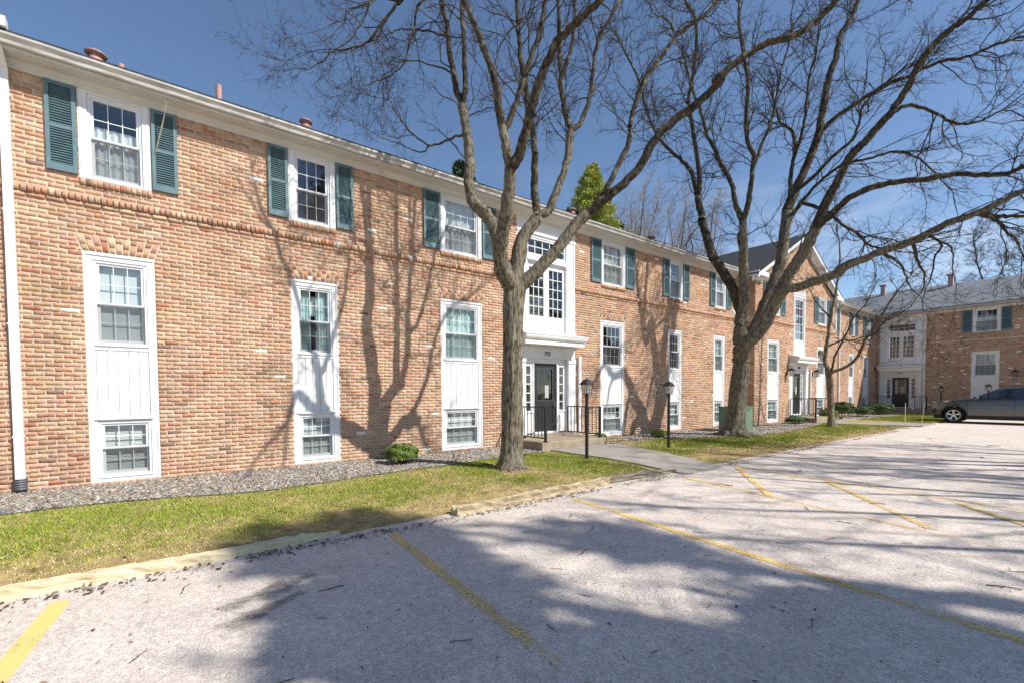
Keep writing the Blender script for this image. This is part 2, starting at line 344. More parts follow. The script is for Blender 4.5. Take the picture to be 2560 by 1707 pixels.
def jack_arch(root, x0, x1, z0, z1, y, g, flare=0.085, single=False):
    n = round((x1-x0)/0.078); eb = np.linspace(x0, x1, n+1); et = np.linspace(x0-flare, x1+flare, n+1)
    a0, b0, at, bt = [], [], [], []; Z0, Z1 = [], []
    for i in range(n):
        zs = z0+(z1-z0)*(0.66 if i % 2 else 0.34)
        for p, q in ((z0, zs-0.004), (zs+0.004, z1)):
            f0, f1 = (p-z0)/(z1-z0), (q-z0)/(z1-z0); L0 = eb[i]+(et[i]-eb[i])*f0+0.004; L1 = eb[i]+(et[i]-eb[i])*f1+0.004
            R0 = eb[i+1]+(et[i+1]-eb[i+1])*f0-0.004; R1 = eb[i+1]+(et[i+1]-eb[i+1])*f1-0.004
            a0.append(L0); b0.append(R0); at.append(L1); bt.append(R1); Z0.append(p); Z1.append(q)
    A = [np.array(v) for v in (a0, b0, Z0, Z1, at, bt)]; N = len(A[0])
    if not single:
        V, F, T = brick_arrays(A[0], A[1], A[2], A[3], np.full(N, y), g, A[4], A[5])
        return np_mesh('jack_arch', V, F, 'brick', root, T)
    base = MB().quad([(x0, y+0.001, z0), (x1, y+0.001, z0), (x1+flare, y+0.001, z1), (x0-flare, y+0.001, z1)]).build('jack_arch', 'mortar', root)
    for i in range(N):
        s = slice(i, i+1); V, F, T = brick_arrays(A[0][s], A[1][s], A[2][s], A[3][s], np.array([y]), g, A[4][s], A[5][s])
        np_mesh('brick', V, F, 'brick', base, T, at=(A[0][i], y, A[2][i]))
    return base

# ---------------------------------------------------------------- windows, shutters, entrances
MESHC = {}
def shared_box(name, w, d, h, m):
    k = (round(w, 3), round(d, 3), round(h, 3), m)
    if k not in MESHC: MESHC[k] = MB().box(0, w, 0, d, 0, h).mesh(name, m)
    return MESHC[k]
def put(name, me, parent, at, rot=None):
    o = bpy.data.objects.new(name, me); link(o, parent, at)
    if rot: o.rotation_euler = rot
    return o
def panes(parent, x0, x1, z0, z1, cols, rows, y, bar=0.010, m='glass', frame='vinyl', single=True, bd=0.016):
    g = MB(); pw = (x1-x0-bar*(cols-1))/cols; ph = (z1-z0-bar*(rows-1))/rows
    for i in range(1, cols): xx = x0+i*pw+(i-1)*bar; g.box(xx, xx+bar, y-0.004, y-0.004+bd, z0, z1)
    for j in range(1, rows):
        zz = z0+j*ph+(j-1)*bar
        for i in range(cols): xa = x0+i*(pw+bar); g.box(xa, xa+pw, y-0.003, y-0.005+bd, zz, zz+bar)
    if cols*rows > 1: g.build('muntin', frame, parent)
    if single:
        me = shared_box('pane', pw, 0.004, ph, m)
        for i in range(cols):
            for j in range(rows): put('pane', me, parent, (x0+i*(pw+bar), y+0.002, z0+j*(ph+bar)))
    else: MB().box(x0, x1, y+0.002, y+0.006, z0, z1).build('pane', m, parent)
def drape(parent, x0, x1, z0, z1, y, m, folds=7, amp=0.022, top=0.0, name='curtain'):
    n = folds*8; P = []; F = []
    for i in range(n+1):
        t = i/n; xx = x0+(x1-x0)*t; yy = y+amp*math.sin(t*folds*2*math.pi)+amp*0.4*math.sin(t*17.3)
        P += [(xx, yy, z0), (xx, y+(yy-y)*0.6, z1-top)]
    for i in range(n): F.append((2*i, 2*i+2, 2*i+3, 2*i+1))
    o = np_mesh(name, np.array(P, float), np.array(F), m, parent, smooth=True); return o
def slat_blind(parent, x0, x1, z0, z1, y):
    mb = MB(); z = z1-0.02
    mb.box(x0, x1, y-0.01, y+0.02, z1-0.02, z1)
    while z > z0+0.02:
        mb.quad([(x0, y-0.008, z-0.021), (x1, y-0.008, z-0.021), (x1, y+0.004, z-0.002), (x0, y+0.004, z-0.002)]); z -= 0.023
    mb.box(x0, x1, y-0.008, y+0.012, z0, z0+0.016)
    return mb.build('blind', 'blind', parent)
def sash_window(root, x0, x1, z0, z1, zmid, cols, y, shade, single=True, name='window', rail=0.05, rows=2, screen=True, depth=0.8, open_gap=0.0):
    """one double-hung window; the part is its frame, the sub-parts are sashes, muntins, panes, screen, shade"""
    fr = MB(); fr.ring(x0, x1, z0, z1, 0.035, 0.035, 0.035, 0.035, y, y+0.11)
    fr.box(x0-0.012, x1+0.012, y-0.03, y+0.03, z0-0.018, z0-0.001)
    w = fr.build(name, 'vinyl', root)
    a, b = x0+0.035, x1-0.035; c, d = z0+0.035, z1-0.035
    st = rail*0.72
    up = MB().ring(a, b, zmid-0.018, d, st, st, 0.036, rail*0.7, y+0.022, y+0.055).build('sash', 'vinyl', w)
    lo = MB().ring(a, b, c, zmid+0.018-open_gap, st, st, rail, 0.036, y+0.060, y+0.092).build('sash', 'vinyl', w)
    panes(w, a+st, b-st, zmid+0.018, d-rail*0.7, cols, rows, y+0.035, single=single)
    panes(w, a+st, b-st, c+rail, zmid-0.018-open_gap, cols, rows, y+0.072, single=single)
    if screen: MB().quad([(a, y+0.018, c), (b, y+0.018, c), (b, y+0.018, zmid), (a, y+0.018, zmid)]).build('insect_screen', 'screen', w)
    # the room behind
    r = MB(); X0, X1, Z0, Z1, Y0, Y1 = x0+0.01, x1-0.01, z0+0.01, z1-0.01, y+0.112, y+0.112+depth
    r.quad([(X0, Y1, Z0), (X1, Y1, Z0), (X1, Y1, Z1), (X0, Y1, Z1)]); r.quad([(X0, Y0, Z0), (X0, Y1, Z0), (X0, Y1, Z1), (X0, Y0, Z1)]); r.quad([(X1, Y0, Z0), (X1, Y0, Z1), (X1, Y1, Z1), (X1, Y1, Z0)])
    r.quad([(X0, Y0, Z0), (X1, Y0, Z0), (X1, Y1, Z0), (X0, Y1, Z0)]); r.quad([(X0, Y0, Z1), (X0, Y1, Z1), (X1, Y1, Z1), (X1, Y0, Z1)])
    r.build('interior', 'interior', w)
    ys = y+0.125
    if shade == 'sheer': drape(w, a, b, c, d, ys, 'curtain', 6)
    elif shade == 'sides':
        drape(w, a, a+(b-a)*0.26, c, d, ys, 'curtain', 3); drape(w, b-(b-a)*0.26, b, c, d, ys, 'curtain', 3)
    elif shade == 'green':
        drape(w, a, a+(b-a)*0.4, c, d, ys, 'greencurtain', 4); drape(w, b-(b-a)*0.42, b, c, d, ys, 'greencurtain', 4)
        drape(w, a, b, zmid+0.12, d-0.12, ys+0.05, 'curtain', 5)
    elif shade == 'greenfull': drape(w, a, b, c, d, ys, 'greencurtain', 6)
    elif shade == 'blind': slat_blind(w, a, b, c, d, ys)
    elif shade == 'half': drape(w, a, b, c, d-0.32*(d-c), ys, 'curtain', 6)
    elif shade == 'shade':
        MB().box(a, b, ys, ys+0.006, c+0.02, d).build('roller_shade', 'curtain', w)
    return w
def lower_unit(root, x0, x1, cols, y, sh1, sh2, g, near, z0=0.12, z1=3.68):
    """white full-height surround: window, boarded panel, basement window"""
    mb = MB()
    mb.box(x0, x0+0.105, y-0.004, y+0.10, z0, z1); mb.box(x1-0.105, x1, y-0.004, y+0.10, z0, z1)
    mb.box(x0+0.105, x1-0.105, y-0.004, y+0.10, z1-0.115, z1); mb.box(x0-0.006, x1+0.006, y-0.022, y-0.006, z1-0.045, z1-0.003)
    mb.box(x0+0.105, x1-0.105, y-0.002, y+0.10, z0, z0+0.075)
    mb.box(x0+0.105, x1-0.105, y+0.002, y+0.10, 2.185, 2.262); mb.box(x0+0.075, x1-0.075, y-0.03, y+0.004, 1.095, 1.118)
    mb.box(x0+0.105, x1-0.105, y+0.004, y+0.10, 1.07, 1.135)
    for s, e in ((x0, x0+0.03), (x1-0.03, x1)): mb.box(s, e, y-0.016, y-0.0045, z0+0.002, z1-0.046)
    mb.build('window_surround', 'white', root)
    sash_window(root, x0+0.107, x1-0.107, 2.264, z1-0.117, 2.90, cols, y+0.012, sh1, single=near)
    sash_window(root, x0+0.107, x1-0.107, z0+0.077, 1.068, 0.645, cols, y+0.012, sh2, single=near)
    back = MB().box(x0+0.105, x1-0.105, y+0.03, y+0.09, 1.135, 2.185).build('panel', 'white', root)
    n = 5 if x1-x0 < 1.0 else 6; e = np.linspace(x0+0.107, x1-0.107, n+1)
    for i in range(n):
        o = put('board', shared_box('board', e[1]-e[0]-0.012, 0.016, 1.046, 'white'), back, (e[i]+0.006, y+0.0135, 1.137))
    soldier_row(root, 'sill', x0-0.01, x1+0.01, 0.02, 0.118, y, g, 0.035, single=near)
def shutter(root, x0, x1, z0, z1, y, near):
    mb = MB(); r = 0.048
    mb.box(x0, x0+r, y-0.038, y, z0, z1); mb.box(x1-r, x1, y-0.038, y, z0, z1)
    zm = z0+(z1-z0)*0.50
    for a, b in ((z0, z0+0.10), (zm-0.025, zm+0.025), (z1-0.055, z1)): mb.box(x0+r, x1-r, y-0.034, y-0.002, a, b)
    mb.box(x0+r, x1-r, y-0.006, y-0.001, z0+0.1, z1-0.055)
    s = mb.build('shutter', 'teal', root)
    h = 0.036; w = x1-x0-2*r-0.002; lv = MB(); key = ('slat', round(w, 3))
    if key not in MESHC:
        MESHC[key] = MB().prism([(-0.030, -0.012), (-0.026, -0.014), (-0.002, 0.012), (-0.006, 0.014)], 0, w).mesh('slat', 'teal')
    for a, b in ((z0+0.1, zm-0.025), (zm+0.025, z1-0.055)):
        n = int((b-a)/h)
        for i in range(n):
            zz = a+(i+0.5)*(b-a)/n
            if near: put('slat', MESHC[key], s, (x0+r+0.001, y-0.006, zz))
            else: lv.prism([(y-0.036, zz-0.012), (y-0.032, zz-0.014), (y-0.008, zz+0.012), (y-0.012, zz+0.014)], x0+r+0.001, x1-r-0.001)
    if not near: lv.build('louvers', 'teal', s)
def upper_unit(root, x0, x1, cols, y, shade, g, near, sw=0.335, shutters=(1, 1), zt=6.098):
    mb = MB(); z0 = 4.775
    mb.box(x0, x0+0.105, y-0.022, y+0.10, z0, zt); mb.box(x1-0.105, x1, y-0.022, y+0.10, z0, zt)
    mb.box(x0+0.105, x1-0.105, y-0.020, y+0.10, zt-0.03, zt); mb.box(x0+0.105, x1-0.105, y-0.02, y+0.10, z0, z0+0.024)
    for s, e in ((x0+0.02, x0+0.05), (x1-0.05, x1-0.02)): mb.box(s, e, y-0.032, y-0.0225, z0+0.002, zt-0.002)
    mb.build('window_surround', 'white', root)
    sash_window(root, x0+0.107, x1-0.107, z0+0.026, zt-0.032, 5.425, cols, y+0.006, shade, single=near)
    soldier_row(root, 'sill', x0, x1, 4.672, 4.768, y, g, 0.045, single=near)
    if shutters[0]: shutter(root, x0-0.012-sw, x0-0.012, 4.80, 6.092, y-0.024, near)
    if shutters[1]: shutter(root, x1+0.012, x1+0.012+sw, 4.80, 6.092, y-0.024, near)
def numerals(txt, parent, x, z, y, h, m='black'):
    cu = bpy.data.curves.new('numeral', 'FONT'); cu.body = txt; cu.size = h*1.38; cu.extrude = 0.006; cu.align_x = 'CENTER'; cu.shear = 0.06; cu.offset = 0.0015
    t = bpy.data.objects.new('numeral', cu); COL.objects.link(t); dg = bpy.context.evaluated_depsgraph_get()
    me = bpy.data.meshes.new_from_object(t.evaluated_get(dg)); bpy.data.objects.remove(t)
    me.materials.clear(); me.materials.append(MAT[m]); o = bpy.data.objects.new('house_number', me)
    link(o, parent, (x, y, z)); o.rotation_euler = (R(90), 0, 0); return o
def entrance(root, xc, num, y, wide=True, z0=0.36, near=False):
    """white panelled entrance bay: door, sidelights, sign board, canopy, upper lights"""
    xl, xr = xc-1.075, xc+1.075; ry = y+0.10
    p = MB()          # lower surround
    for s in (-1, 1):
        a = xc+s*1.075; b = xc+s*0.80; lo_, hi_ = min(a, b), max(a, b)
        p.box(lo_, hi_, y-0.012, y+0.14, z0-0.02, 2.30); p.box(lo_-0.012, hi_+0.012, y-0.03, y+0.1, 2.30, 2.42)
        p.box(lo_+0.05, hi_-0.05, y-0.022, y-0.0125, z0+0.2, 2.24); p.box(lo_-0.01, hi_+0.01, y-0.035, y+0.1, z0-0.022, z0+0.16)
    p.box(xl, xr, y+0.005, y+0.14, 2.42, 2.745)
    p.box(xc-0.8, xc+0.8, ry+0.01, ry+0.06, 2.29, 2.42)
    for x in (-0.80, -0.455, 0.425, 0.77): p.box(xc+x, xc+x+0.03, ry-0.02, ry+0.05, z0, 2.29)
    for s in (-1, 1):
        a, b = sorted((xc+s*0.77, xc+s*0.455)); p.box(a, b, ry+0.005, ry+0.05, z0, 0.93); p.box(a+0.05, b-0.05, ry-0.008, ry+0.006, z0+0.1, 0.80)
        p.box(a, b, ry-0.02, ry+0.05, 0.93, 0.965); p.box(a, a+0.07, ry+0.006, ry+0.05, 0.965, 2.29); p.box(b-0.07, b, ry+0.006, ry+0.05, 0.965, 2.29); p.box(a+0.07, b-0.07, ry+0.006, ry+0.05, 2.215, 2.29)
    for zz in (2.45, 2.68): p.box(xc-0.72, xc+0.72, y-0.006, y+0.006, zz, zz+0.012)
    for xx in (-0.72, 0.708): p.box(xc+xx, xc+xx+0.012, y-0.006, y+0.006, 2.462, 2.68)
    p.box(xc-0.455, xc+0.455, ry-0.06, ry+0.12, z0-0.03, z0+0.025)
    p.build('door_surround', 'white', root)
    numerals(num, root, xc, 2.50, y-0.004, 0.115)
    for s in (-1, 1):
        a, b = sorted((xc+s*0.70, xc+s*0.525)); f = MB().ring(a, b, 0.965, 2.215, 0.012, 0.012, 0.012, 0.012, ry+0.012, ry+0.045).build('sidelight', 'white', root)
        panes(f, a+0.012, b-0.012, 0.977, 2.203, 1, 5, ry+0.025, bar=0.024, frame='white')
    d = MB(); dx0, dx1, dz1 = xc-0.425, xc+0.425, 2.285; zd = z0+0.025
    d.ring(dx0, dx1, zd, dz1, 0.13, 0.13, 0.22, 0.13, ry+0.03, ry+0.075)
    d.box(dx0+0.13, dx1-0.13, ry+0.045, ry+0.07, zd+0.22, zd+0.70); d.box(dx0+0.13, dx1-0.13, ry+0.031, ry+0.074, zd+0.70, zd+0.86)
    d.box(dx0+0.18, dx1-0.18, ry+0.036, ry+0.046, zd+0.28, zd+0.64)
    dr = d.build('door', 'door', root)
    MB().box(dx0+0.13, dx1-0.13, ry+0.05, ry+0.056, zd+0.86, dz1-0.13).build('pane', 'doorglass', dr)
    MB().ring(dx0+0.125, dx1-0.125, zd+0.855, dz1-0.125, 0.014, 0.014, 0.014, 0.014, ry+0.022, ry+0.0295).build('glazing_bead', 'grey_plastic', dr)
    MB().box(xc+0.02, xc+0.16, ry+0.045, ry+0.048, 1.32, 1.68).build('notice', 'paper', dr)
    h = MB().box(dx1-0.085, dx1-0.045, ry+0.018, ry+0.0295, 1.06, 1.26); h.tube([(dx1-0.065, ry+0.018, 1.22), (dx1-0.065, ry-0.03, 1.20), (dx1-0.065, ry-0.03, 1.10), (dx1-0.065, ry+0.018, 1.08)], 0.008, 6)
    h.build('door_handle', 'brass', dr)
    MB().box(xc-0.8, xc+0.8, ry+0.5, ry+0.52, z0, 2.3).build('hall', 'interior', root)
    # canopy
    c = MB(); cx0, cx1 = xc-1.12, xc+1.12
    c.box(cx0+0.03, cx1-0.03, y-0.37, y-0.001, 2.75, 2.87)
    c.prism([(y-0.40, 2.87), (y-0.43, 2.91), (y-0.445, 2.955), (y-0.45, 2.99), (y-0.001, 2.99), (y-0.001, 2.87)], cx0, cx1)
    c.prism([(y-0.46, 2.99), (y-0.46, 3.015), (y-0.001, 3.12), (y-0.001, 2.99)], cx0-0.04, cx1+0.04)
    c.build('canopy', 'white', root)
    if wide:
        p = MB(); zt = 6.098
        for s in (-1, 1):
            a, b = sorted((xc+s*1.075, xc+s*0.71)); p.box(a, b, y-0.004, y+0.14, 3.121, zt)
            for q in (0.03, 0.12, 0.20, 0.30): p.box(a+q, a+q+0.035, y-0.018, y-0.0045, 3.19, 5.72)
            p.box(a-0.012, b+0.012, y-0.03, y+0.1, 3.122, 3.19)
        p.box(xc-0.71, xc+0.71, y+0.01, y+0.14, 5.66, zt); p.box(xl-0.01, xr+0.01, y-0.028, y+0.009, 5.73, 5.80)
        p.box(xc-0.71, xc+0.71, y+0.004, y+0.14, 4.99, 5.19); p.box(xc-0.72, xc+0.72, y-0.04, y+0.0035, 5.03, 5.075)
        p.box(xc-0.71, xc+0.71, y+0.03, y+0.14, 3.121, 3.19)
        p.build('bay_surround', 'white', root)
        t = MB().ring(xc-0.71, xc+0.71, 5.19, 5.66, 0.05, 0.05, 0.05, 0.05, y+0.03, y+0.10).build('transom_window', 'white', root)
        panes(t, xc-0.66, xc+0.66, 5.24, 5.61, 5, 2, y+0.06, bar=0.022, frame='white')
        for s in (-1, 1):
            a, b = sorted((xc+s*0.71, xc+s*0.004)); k = MB().ring(a, b, 3.19, 4.99, 0.095, 0.095, 0.38, 0.12, y+0.05, y+0.10)
            k.box(a+0.14, b-0.14, y+0.042, y+0.051, 3.25, 3.50)
            k = k.build('casement_window', 'white', root); panes(k, a+0.095, b-0.095, 3.57, 4.87, 3, 5, y+0.07, bar=0.022, frame='white')
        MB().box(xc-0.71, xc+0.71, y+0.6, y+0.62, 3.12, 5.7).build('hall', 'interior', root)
    else:
        p = MB(); a, b = xc-0.66, xc+0.66; zt = 6.12
        p.box(a, a+0.18, y-0.004, y+0.14, 3.121, zt); p.box(b-0.18, b, y-0.004, y+0.14, 3.121, zt)
        p.box(a+0.18, b-0.18, y+0.01, y+0.14, 5.74, zt); p.box(a+0.18, b-0.18, y+0.01, y+0.14, 3.121, 3.80)
        for q in (5.80, 5.93, 6.04): p.box(a, b, y-0.022, y-0.005, q, q+0.02)
        for q in (0.03, 0.11): p.box(a+q, a+q+0.03, y-0.016, y-0.0045, 3.2, 5.78); p.box(b-q-0.03, b-q, y-0.016, y-0.0045, 3.2, 5.78)
        p.box(xc-0.3, xc+0.3, y-0.006, y+0.011, 3.28, 3.66)
        p.build('bay_surround', 'white', root)
        k = MB().ring(a+0.18, b-0.18, 3.80, 5.74, 0.05, 0.05, 0.05, 0.05, y+0.03, y+0.10).build('stair_window', 'white', root)
        panes(k, a+0.23, b-0.23, 3.85, 5.69, 3, 5, y+0.06, bar=0.024, frame='white')
        MB().box(a+0.18, b-0.18, y+0.6, y+0.62, 3.7, 5.8).build('hall', 'interior', root)
def eaves(root, x0, x1, y=0.0):
    f = MB(); f.box(x0, x1, y-0.025, y-0.001, 6.099, 6.215); f.prism([(y-0.026, 6.16), (y-0.075, 6.214), (y-0.026, 6.214)], x0, x1)
    f.build('frieze_board', 'cream', root)
    s = MB(); s.box(x0, x1, y-0.33, y-0.0005, 6.216, 6.232)
    for q in np.arange(y-0.30, y-0.03, 0.06): s.box(x0, x1, q, q+0.012, 6.2085, 6.2155)
    s.build('soffit', 'cream', root)
    MB().box(x0, x1, y-0.345, y-0.331, 6.195, 6.37).build('fascia', 'cream', root)
    g = MB(); g.prism([(y-0.347, 6.222), (y-0.40, 6.222), (y-0.41, 6.235), (y-0.415, 6.275), (y-0.455, 6.325), (y-0.455, 6.355), (y-0.44, 6.355), (y-0.44, 6.33), (y-0.40, 6.28), (y-0.395, 6.24), (y-0.347, 6.24)], x0, x1)
    return g.build('gutter', 'gutter', root)
def downspout(root, x, y, ztop, zbot, name='downspout', boot=False, elbow=True):
    mb = MB(); w = 0.05
    mb.box(x-w, x+w, y-0.085, y-0.012, zbot, ztop-0.25)
    if elbow: mb.prism([(y-0.085, ztop-0.25), (y-0.085, ztop-0.22), (y-0.37, ztop-0.05), (y-0.37, ztop), (y-0.30, ztop), (y-0.30, ztop-0.03), (y-0.012, ztop-0.20), (y-0.012, ztop-0.25)], x-w, x+w)
    for q in np.arange(zbot+0.7, ztop-0.4, 1.6): mb.box(x-w-0.012, x+w+0.012, y-0.088, y-0.003, q, q+0.025)
    for q in (-0.022, 0.022): mb.box(x+q-0.006, x+q+0.006, y-0.089, y-0.0855, zbot+0.02, ztop-0.27)
    o = mb.build(name, 'white', root)
    if boot:
        b = MB()
        pr_ = [(0.075 if i % 2 else 0.066, zbot-0.06+i*0.018) for i in range(10)]
        b.lathe(pr_, (x, y-0.05, 0), 16); b.build('drain_boot', 'grey_plastic', root)
    return o
brick_pool()

# ================================================================ 721 range
G1 = np.random.default_rng(21)
B721 = thing('apartment_building', 'tan brick apartment range with entrance 721 and teal shuttered windows', 'building', (0, 0, 0), 'brick apartment ranges')
LOW = [(-0.96, -0.10, 3, 'shade', 'blind'), (1.955, 2.818, 3, 'green', 'blind'), (5.165, 6.317, 4, 'greenfull', 'blind'), (10.678, 11.81, 4, 'none', 'half'), (14.215, 15.05, 3, 'none', 'blind'), (17.265, 18.10, 3, 'greenfull', 'greenfull')]
UPP = [(-0.958, -0.095, 3, 'half', 0.335), (1.948, 2.812, 3, 'none', 0.335), (5.175, 6.325, 4, 'sheer', 0.42), (10.69, 11.84, 4, 'sheer', 0.44), (14.23, 15.08, 3, 'half', 0.37), (17.30, 18.13, 3, 'sheer', 0.37)]
X721 = (-5.2, 19.36); EC = 8.505
rects = [(a, b, 0.12, 3.68) for a, b, *_ in LOW]+[(a, b, 4.775, 6.099) for a, b, *_ in UPP]+[(EC-1.075, EC+1.075, 0.30, 6.099)]
w721 = wall_sheet('wall', B721, X721[0], X721[1], -0.4, 6.3, rects)
holes = []
for a, b, *_ in LOW:
    holes.append((0.02, 3.68, (lambda z, a=a, b=b: (a-0.012, b+0.012) if z < 0.12 else (a-0.002, b+0.002))))
    holes.append((3.688, 3.928, (lambda z, a=a, b=b: (a-0.004-0.085*(z-3.688)/0.244, b+0.004+0.085*(z-3.688)/0.244))))
for a, b, *_ in UPP: holes.append((4.67, 6.2, (lambda z, a=a, b=b: (a-0.002, b+0.002))))
holes.append((-1, 7, lambda z: (EC-1.077, EC+1.077)))
SK = [(4.345, 4.53)]
bx0, bx1, bz = courses(lambda z: X721, -0.12, 6.099, holes, SK, G1)
lay_bricks(w721, bx0, bx1, bz, 0.0, G1, 210)
for i, (a, b, c, s1, s2) in enumerate(LOW):
    lower_unit(B721, a, b, c, 0.018, s1, s2, G1, i < 4); jack_arch(B721, a, b, 3.688, 3.932, 0.0, G1, single=i < 2)
for i, (a, b, c, s, sw) in enumerate(UPP): upper_unit(B721, a, b, c, 0.01, s, G1, i < 4, sw)
for a, b in ((X721[0], EC-1.08), (EC+1.08, X721[1])):
    soldier_row(B721, 'string_course', a, b, 4.4135, 4.525, 0.0, G1, 0.048, 0.072)
    n = int((b-a)/BL); e = np.linspace(a, b, n+1)
    V, F, T = brick_arrays(e[:-1]+0.005, e[1:]-0.005, np.full(n, 4.346), np.full(n, 4.405), np.zeros(n), G1, proud=0.026)
    np_mesh('string_course', V, F, 'brick', B721, T)
entrance(B721, EC, '721', 0.0, True)
gut = eaves(B721, X721[0], X721[1]-0.42)
downspout(B721, -1.70, 0.0, 6.26, 0.18, boot=True)
downspout(B721, 9.71, 0.0, 2.76, 0.14, elbow=False)
MB().box(-1.75, -1.58, -0.50, -0.36, 6.40, 6.53).build('gutter_end_box', 'white', B721)
rf = MB(); rf.prism([(-0.44, 6.362), (-0.44, 6.392), (4.9, 8.58), (4.9, 8.53)], X721[0], X721[1]+5); rf.prism([(4.9, 8.53), (4.9, 8.58), (10.2, 6.392), (10.2, 6.362)], X721[0], X721[1]+5)
roof1 = rf.build('roof', 'shingle', B721)
ew = MB(); ew.prism([(0.19, -0.4), (0.19, 6.36), (4.9, 8.5), (9.8, 6.36), (9.8, -0.4)], X721[0]-0.02, X721[0]+0.2); ew.box(X721[0], X721[1], 9.6, 9.8, -0.4, 6.35); ew.build('rear_wall', 'mortar', B721)
def roof_z(y): return 6.39+(y+0.44)*0.4097
def vent(x, y, ztop, r=0.13, parent=None):
    v = MB(); zr = roof_z(y)-0.1
    v.lathe([(r*0.62, zr), (r*0.62, ztop-0.17), (r*0.78, ztop-0.17), (r*0.78, ztop-0.12), (r*0.62, ztop-0.12), (r*0.62, ztop-0.075), (r*0.9, ztop-0.07), (r*1.15, ztop-0.05), (r*1.15, ztop-0.035), (r*0.8, ztop-0.005), (r*0.2, ztop)], (x, y, 0), 18)
    v.build('roof_vent', 'terracotta', B721 if parent is None else parent, smooth=False)
def pipe(x, y, ztop, r=0.045, parent=None, tint='terracotta'):
    v = MB(); v.lathe([(r, roof_z(y)-0.1), (r, ztop), (r*0.8, ztop), (r*0.8, ztop-0.02)], (x, y, 0), 12); v.lathe([(r*2.2, roof_z(y)-0.02), (r*1.3, roof_z(y)+0.07)], (x, y, 0), 12); v.build('vent_pipe', tint, B721 if parent is None else parent)
vent(-0.79, 0.9, 7.22, 0.13); pipe(-0.46, 0.7, 7.04); pipe(0.95, 0.9, 7.36, 0.05); vent(2.55, 1.1, 7.36, 0.115); vent(10.45, 1.0, 7.30, 0.13); vent(14.6, 1.0, 7.25, 0.13); pipe(16.9, 1.4, 7.45, 0.05); pipe(2.40, 1.1, 7.22, 0.04)
vine = MB(); vine.tube([(0.13, -0.34, 6.19), (0.10, -0.27, 5.98), (0.06, -0.18, 5.80), (0.00, -0.10, 5.55), (-0.04, -0.07, 5.38)], [0.004, 0.006, 0.011, 0.009, 0.003], 6)
tag(vine.build('hanging_vine', 'rope'), 'dry pale vine stem dangling from the eave over the leftmost right shutter', 'vine')

# ================================================================ 719 gabled block and the short range to the corner
G2 = np.random.default_rng(31)
B719 = thing('apartment_building', 'gabled brick block with entrance 719 and the low range beside it', 'building', (23.78, 0, 0), 'brick apartment ranges')
WY, WX0, WX1, WC = -0.6, 19.36, 28.20, 23.78
PEAK = 8.58; SL = (PEAK-6.30)/(WC-WX0)
gl = [(20.54, 21.66, 4, 'greenfull', 'green'), (25.94, 27.06, 4, 'half', 'shade')]
gu = [(20.53, 21.67, 4, 'sheer'), (25.93, 27.07, 4, 'sheer')]
rects = [(a, b, 0.12, 3.68) for a, b, *_ in gl]+[(a, b, 4.775, 6.099) for a, b, *_ in gu]+[(WC-1.075, WC+1.075, 0.30, 3.121), (WC-0.66, WC+0.66, 3.121, 6.12)]
w719 = wall_sheet('wall', B719, WX0, WX1, -0.4, 6.3, rects, WY, extra=[(WX0, 6.3), (WX1, 6.3), (WC, PEAK)])
def gspan(z): return (WX0, WX1) if z < 6.30 else (WX0+(z-6.30)/SL, WX1-(z-6.30)/SL)
holes = []
for a, b, *_ in gl:
    holes.append((0.02, 3.68, (lambda z, a=a, b=b: (a-0.004, b+0.004)))); holes.append((3.688, 3.928, (lambda z, a=a, b=b: (a-0.085*(z-3.688)/0.244, b+0.085*(z-3.688)/0.244))))
for a, b, *_ in gu: holes.append((4.67, 6.10, (lambda z, a=a, b=b: (a-0.002, b+0.002))))
holes += [(-1, 3.12, lambda z: (WC-1.077, WC+1.077)), (3.12, 6.12, lambda z: (WC-0.662, WC+0.662))]
a, b, z = courses(gspan, -0.12, PEAK, holes, SK, G2); lay_bricks(w719, a, b, z, WY, G2)
for i, (a, b, c, s1, s2) in enumerate(gl): lower_unit(B719, a, b, c, WY+0.018, s1, s2, G2, False); jack_arch(B719, a, b, 3.688, 3.932, WY, G2)
for a, b, c, s in gu: upper_unit(B719, a, b, c, WY+0.01, s, G2, False, 0.46)
for a, b in ((WX0, WC-0.665), (WC+0.665, WX1)):
    soldier_row(B719, 'string_course', a, b, 4.4135, 4.525, WY, G2, 0.048, 0.072)
    n = int((b-a)/BL); e = np.linspace(a, b, n+1); V, F, T = brick_arrays(e[:-1]+0.005, e[1:]-0.005, np.full(n, 4.346), np.full(n, 4.405), np.full(n, WY), G2, proud=0.026); np_mesh('string_course', V, F, 'brick', B719, T)
entrance(B719, WC, '719', WY, False)
downspout(B719, WC+1.24, WY, 2.76, 0.14, elbow=False)
# side returns of the projecting block
def side_return(X, face):
    s = MB().box(X if face < 0 else X-0.2, X+0.2 if face < 0 else X, WY+0.2, -0.0005, -0.4, 6.3).build('side_wall', 'mortar', B719)
    a, b, z = courses(lambda q: (WY, 0.0), -0.12, 6.2, [], SK, G2)
    V, F, T = brick_arrays(a, b, z, z+CH-JT, np.zeros(len(a)), G2)
    W = V.copy(); W[:, 0] = X+V[:, 1]*(1 if face < 0 else -1); W[:, 1] = V[:, 0]
    np_mesh('brickwork', W, F, 'brick', s, T, kind='stuff')
side_return(WX0, -1); side_return(WX1, 1)
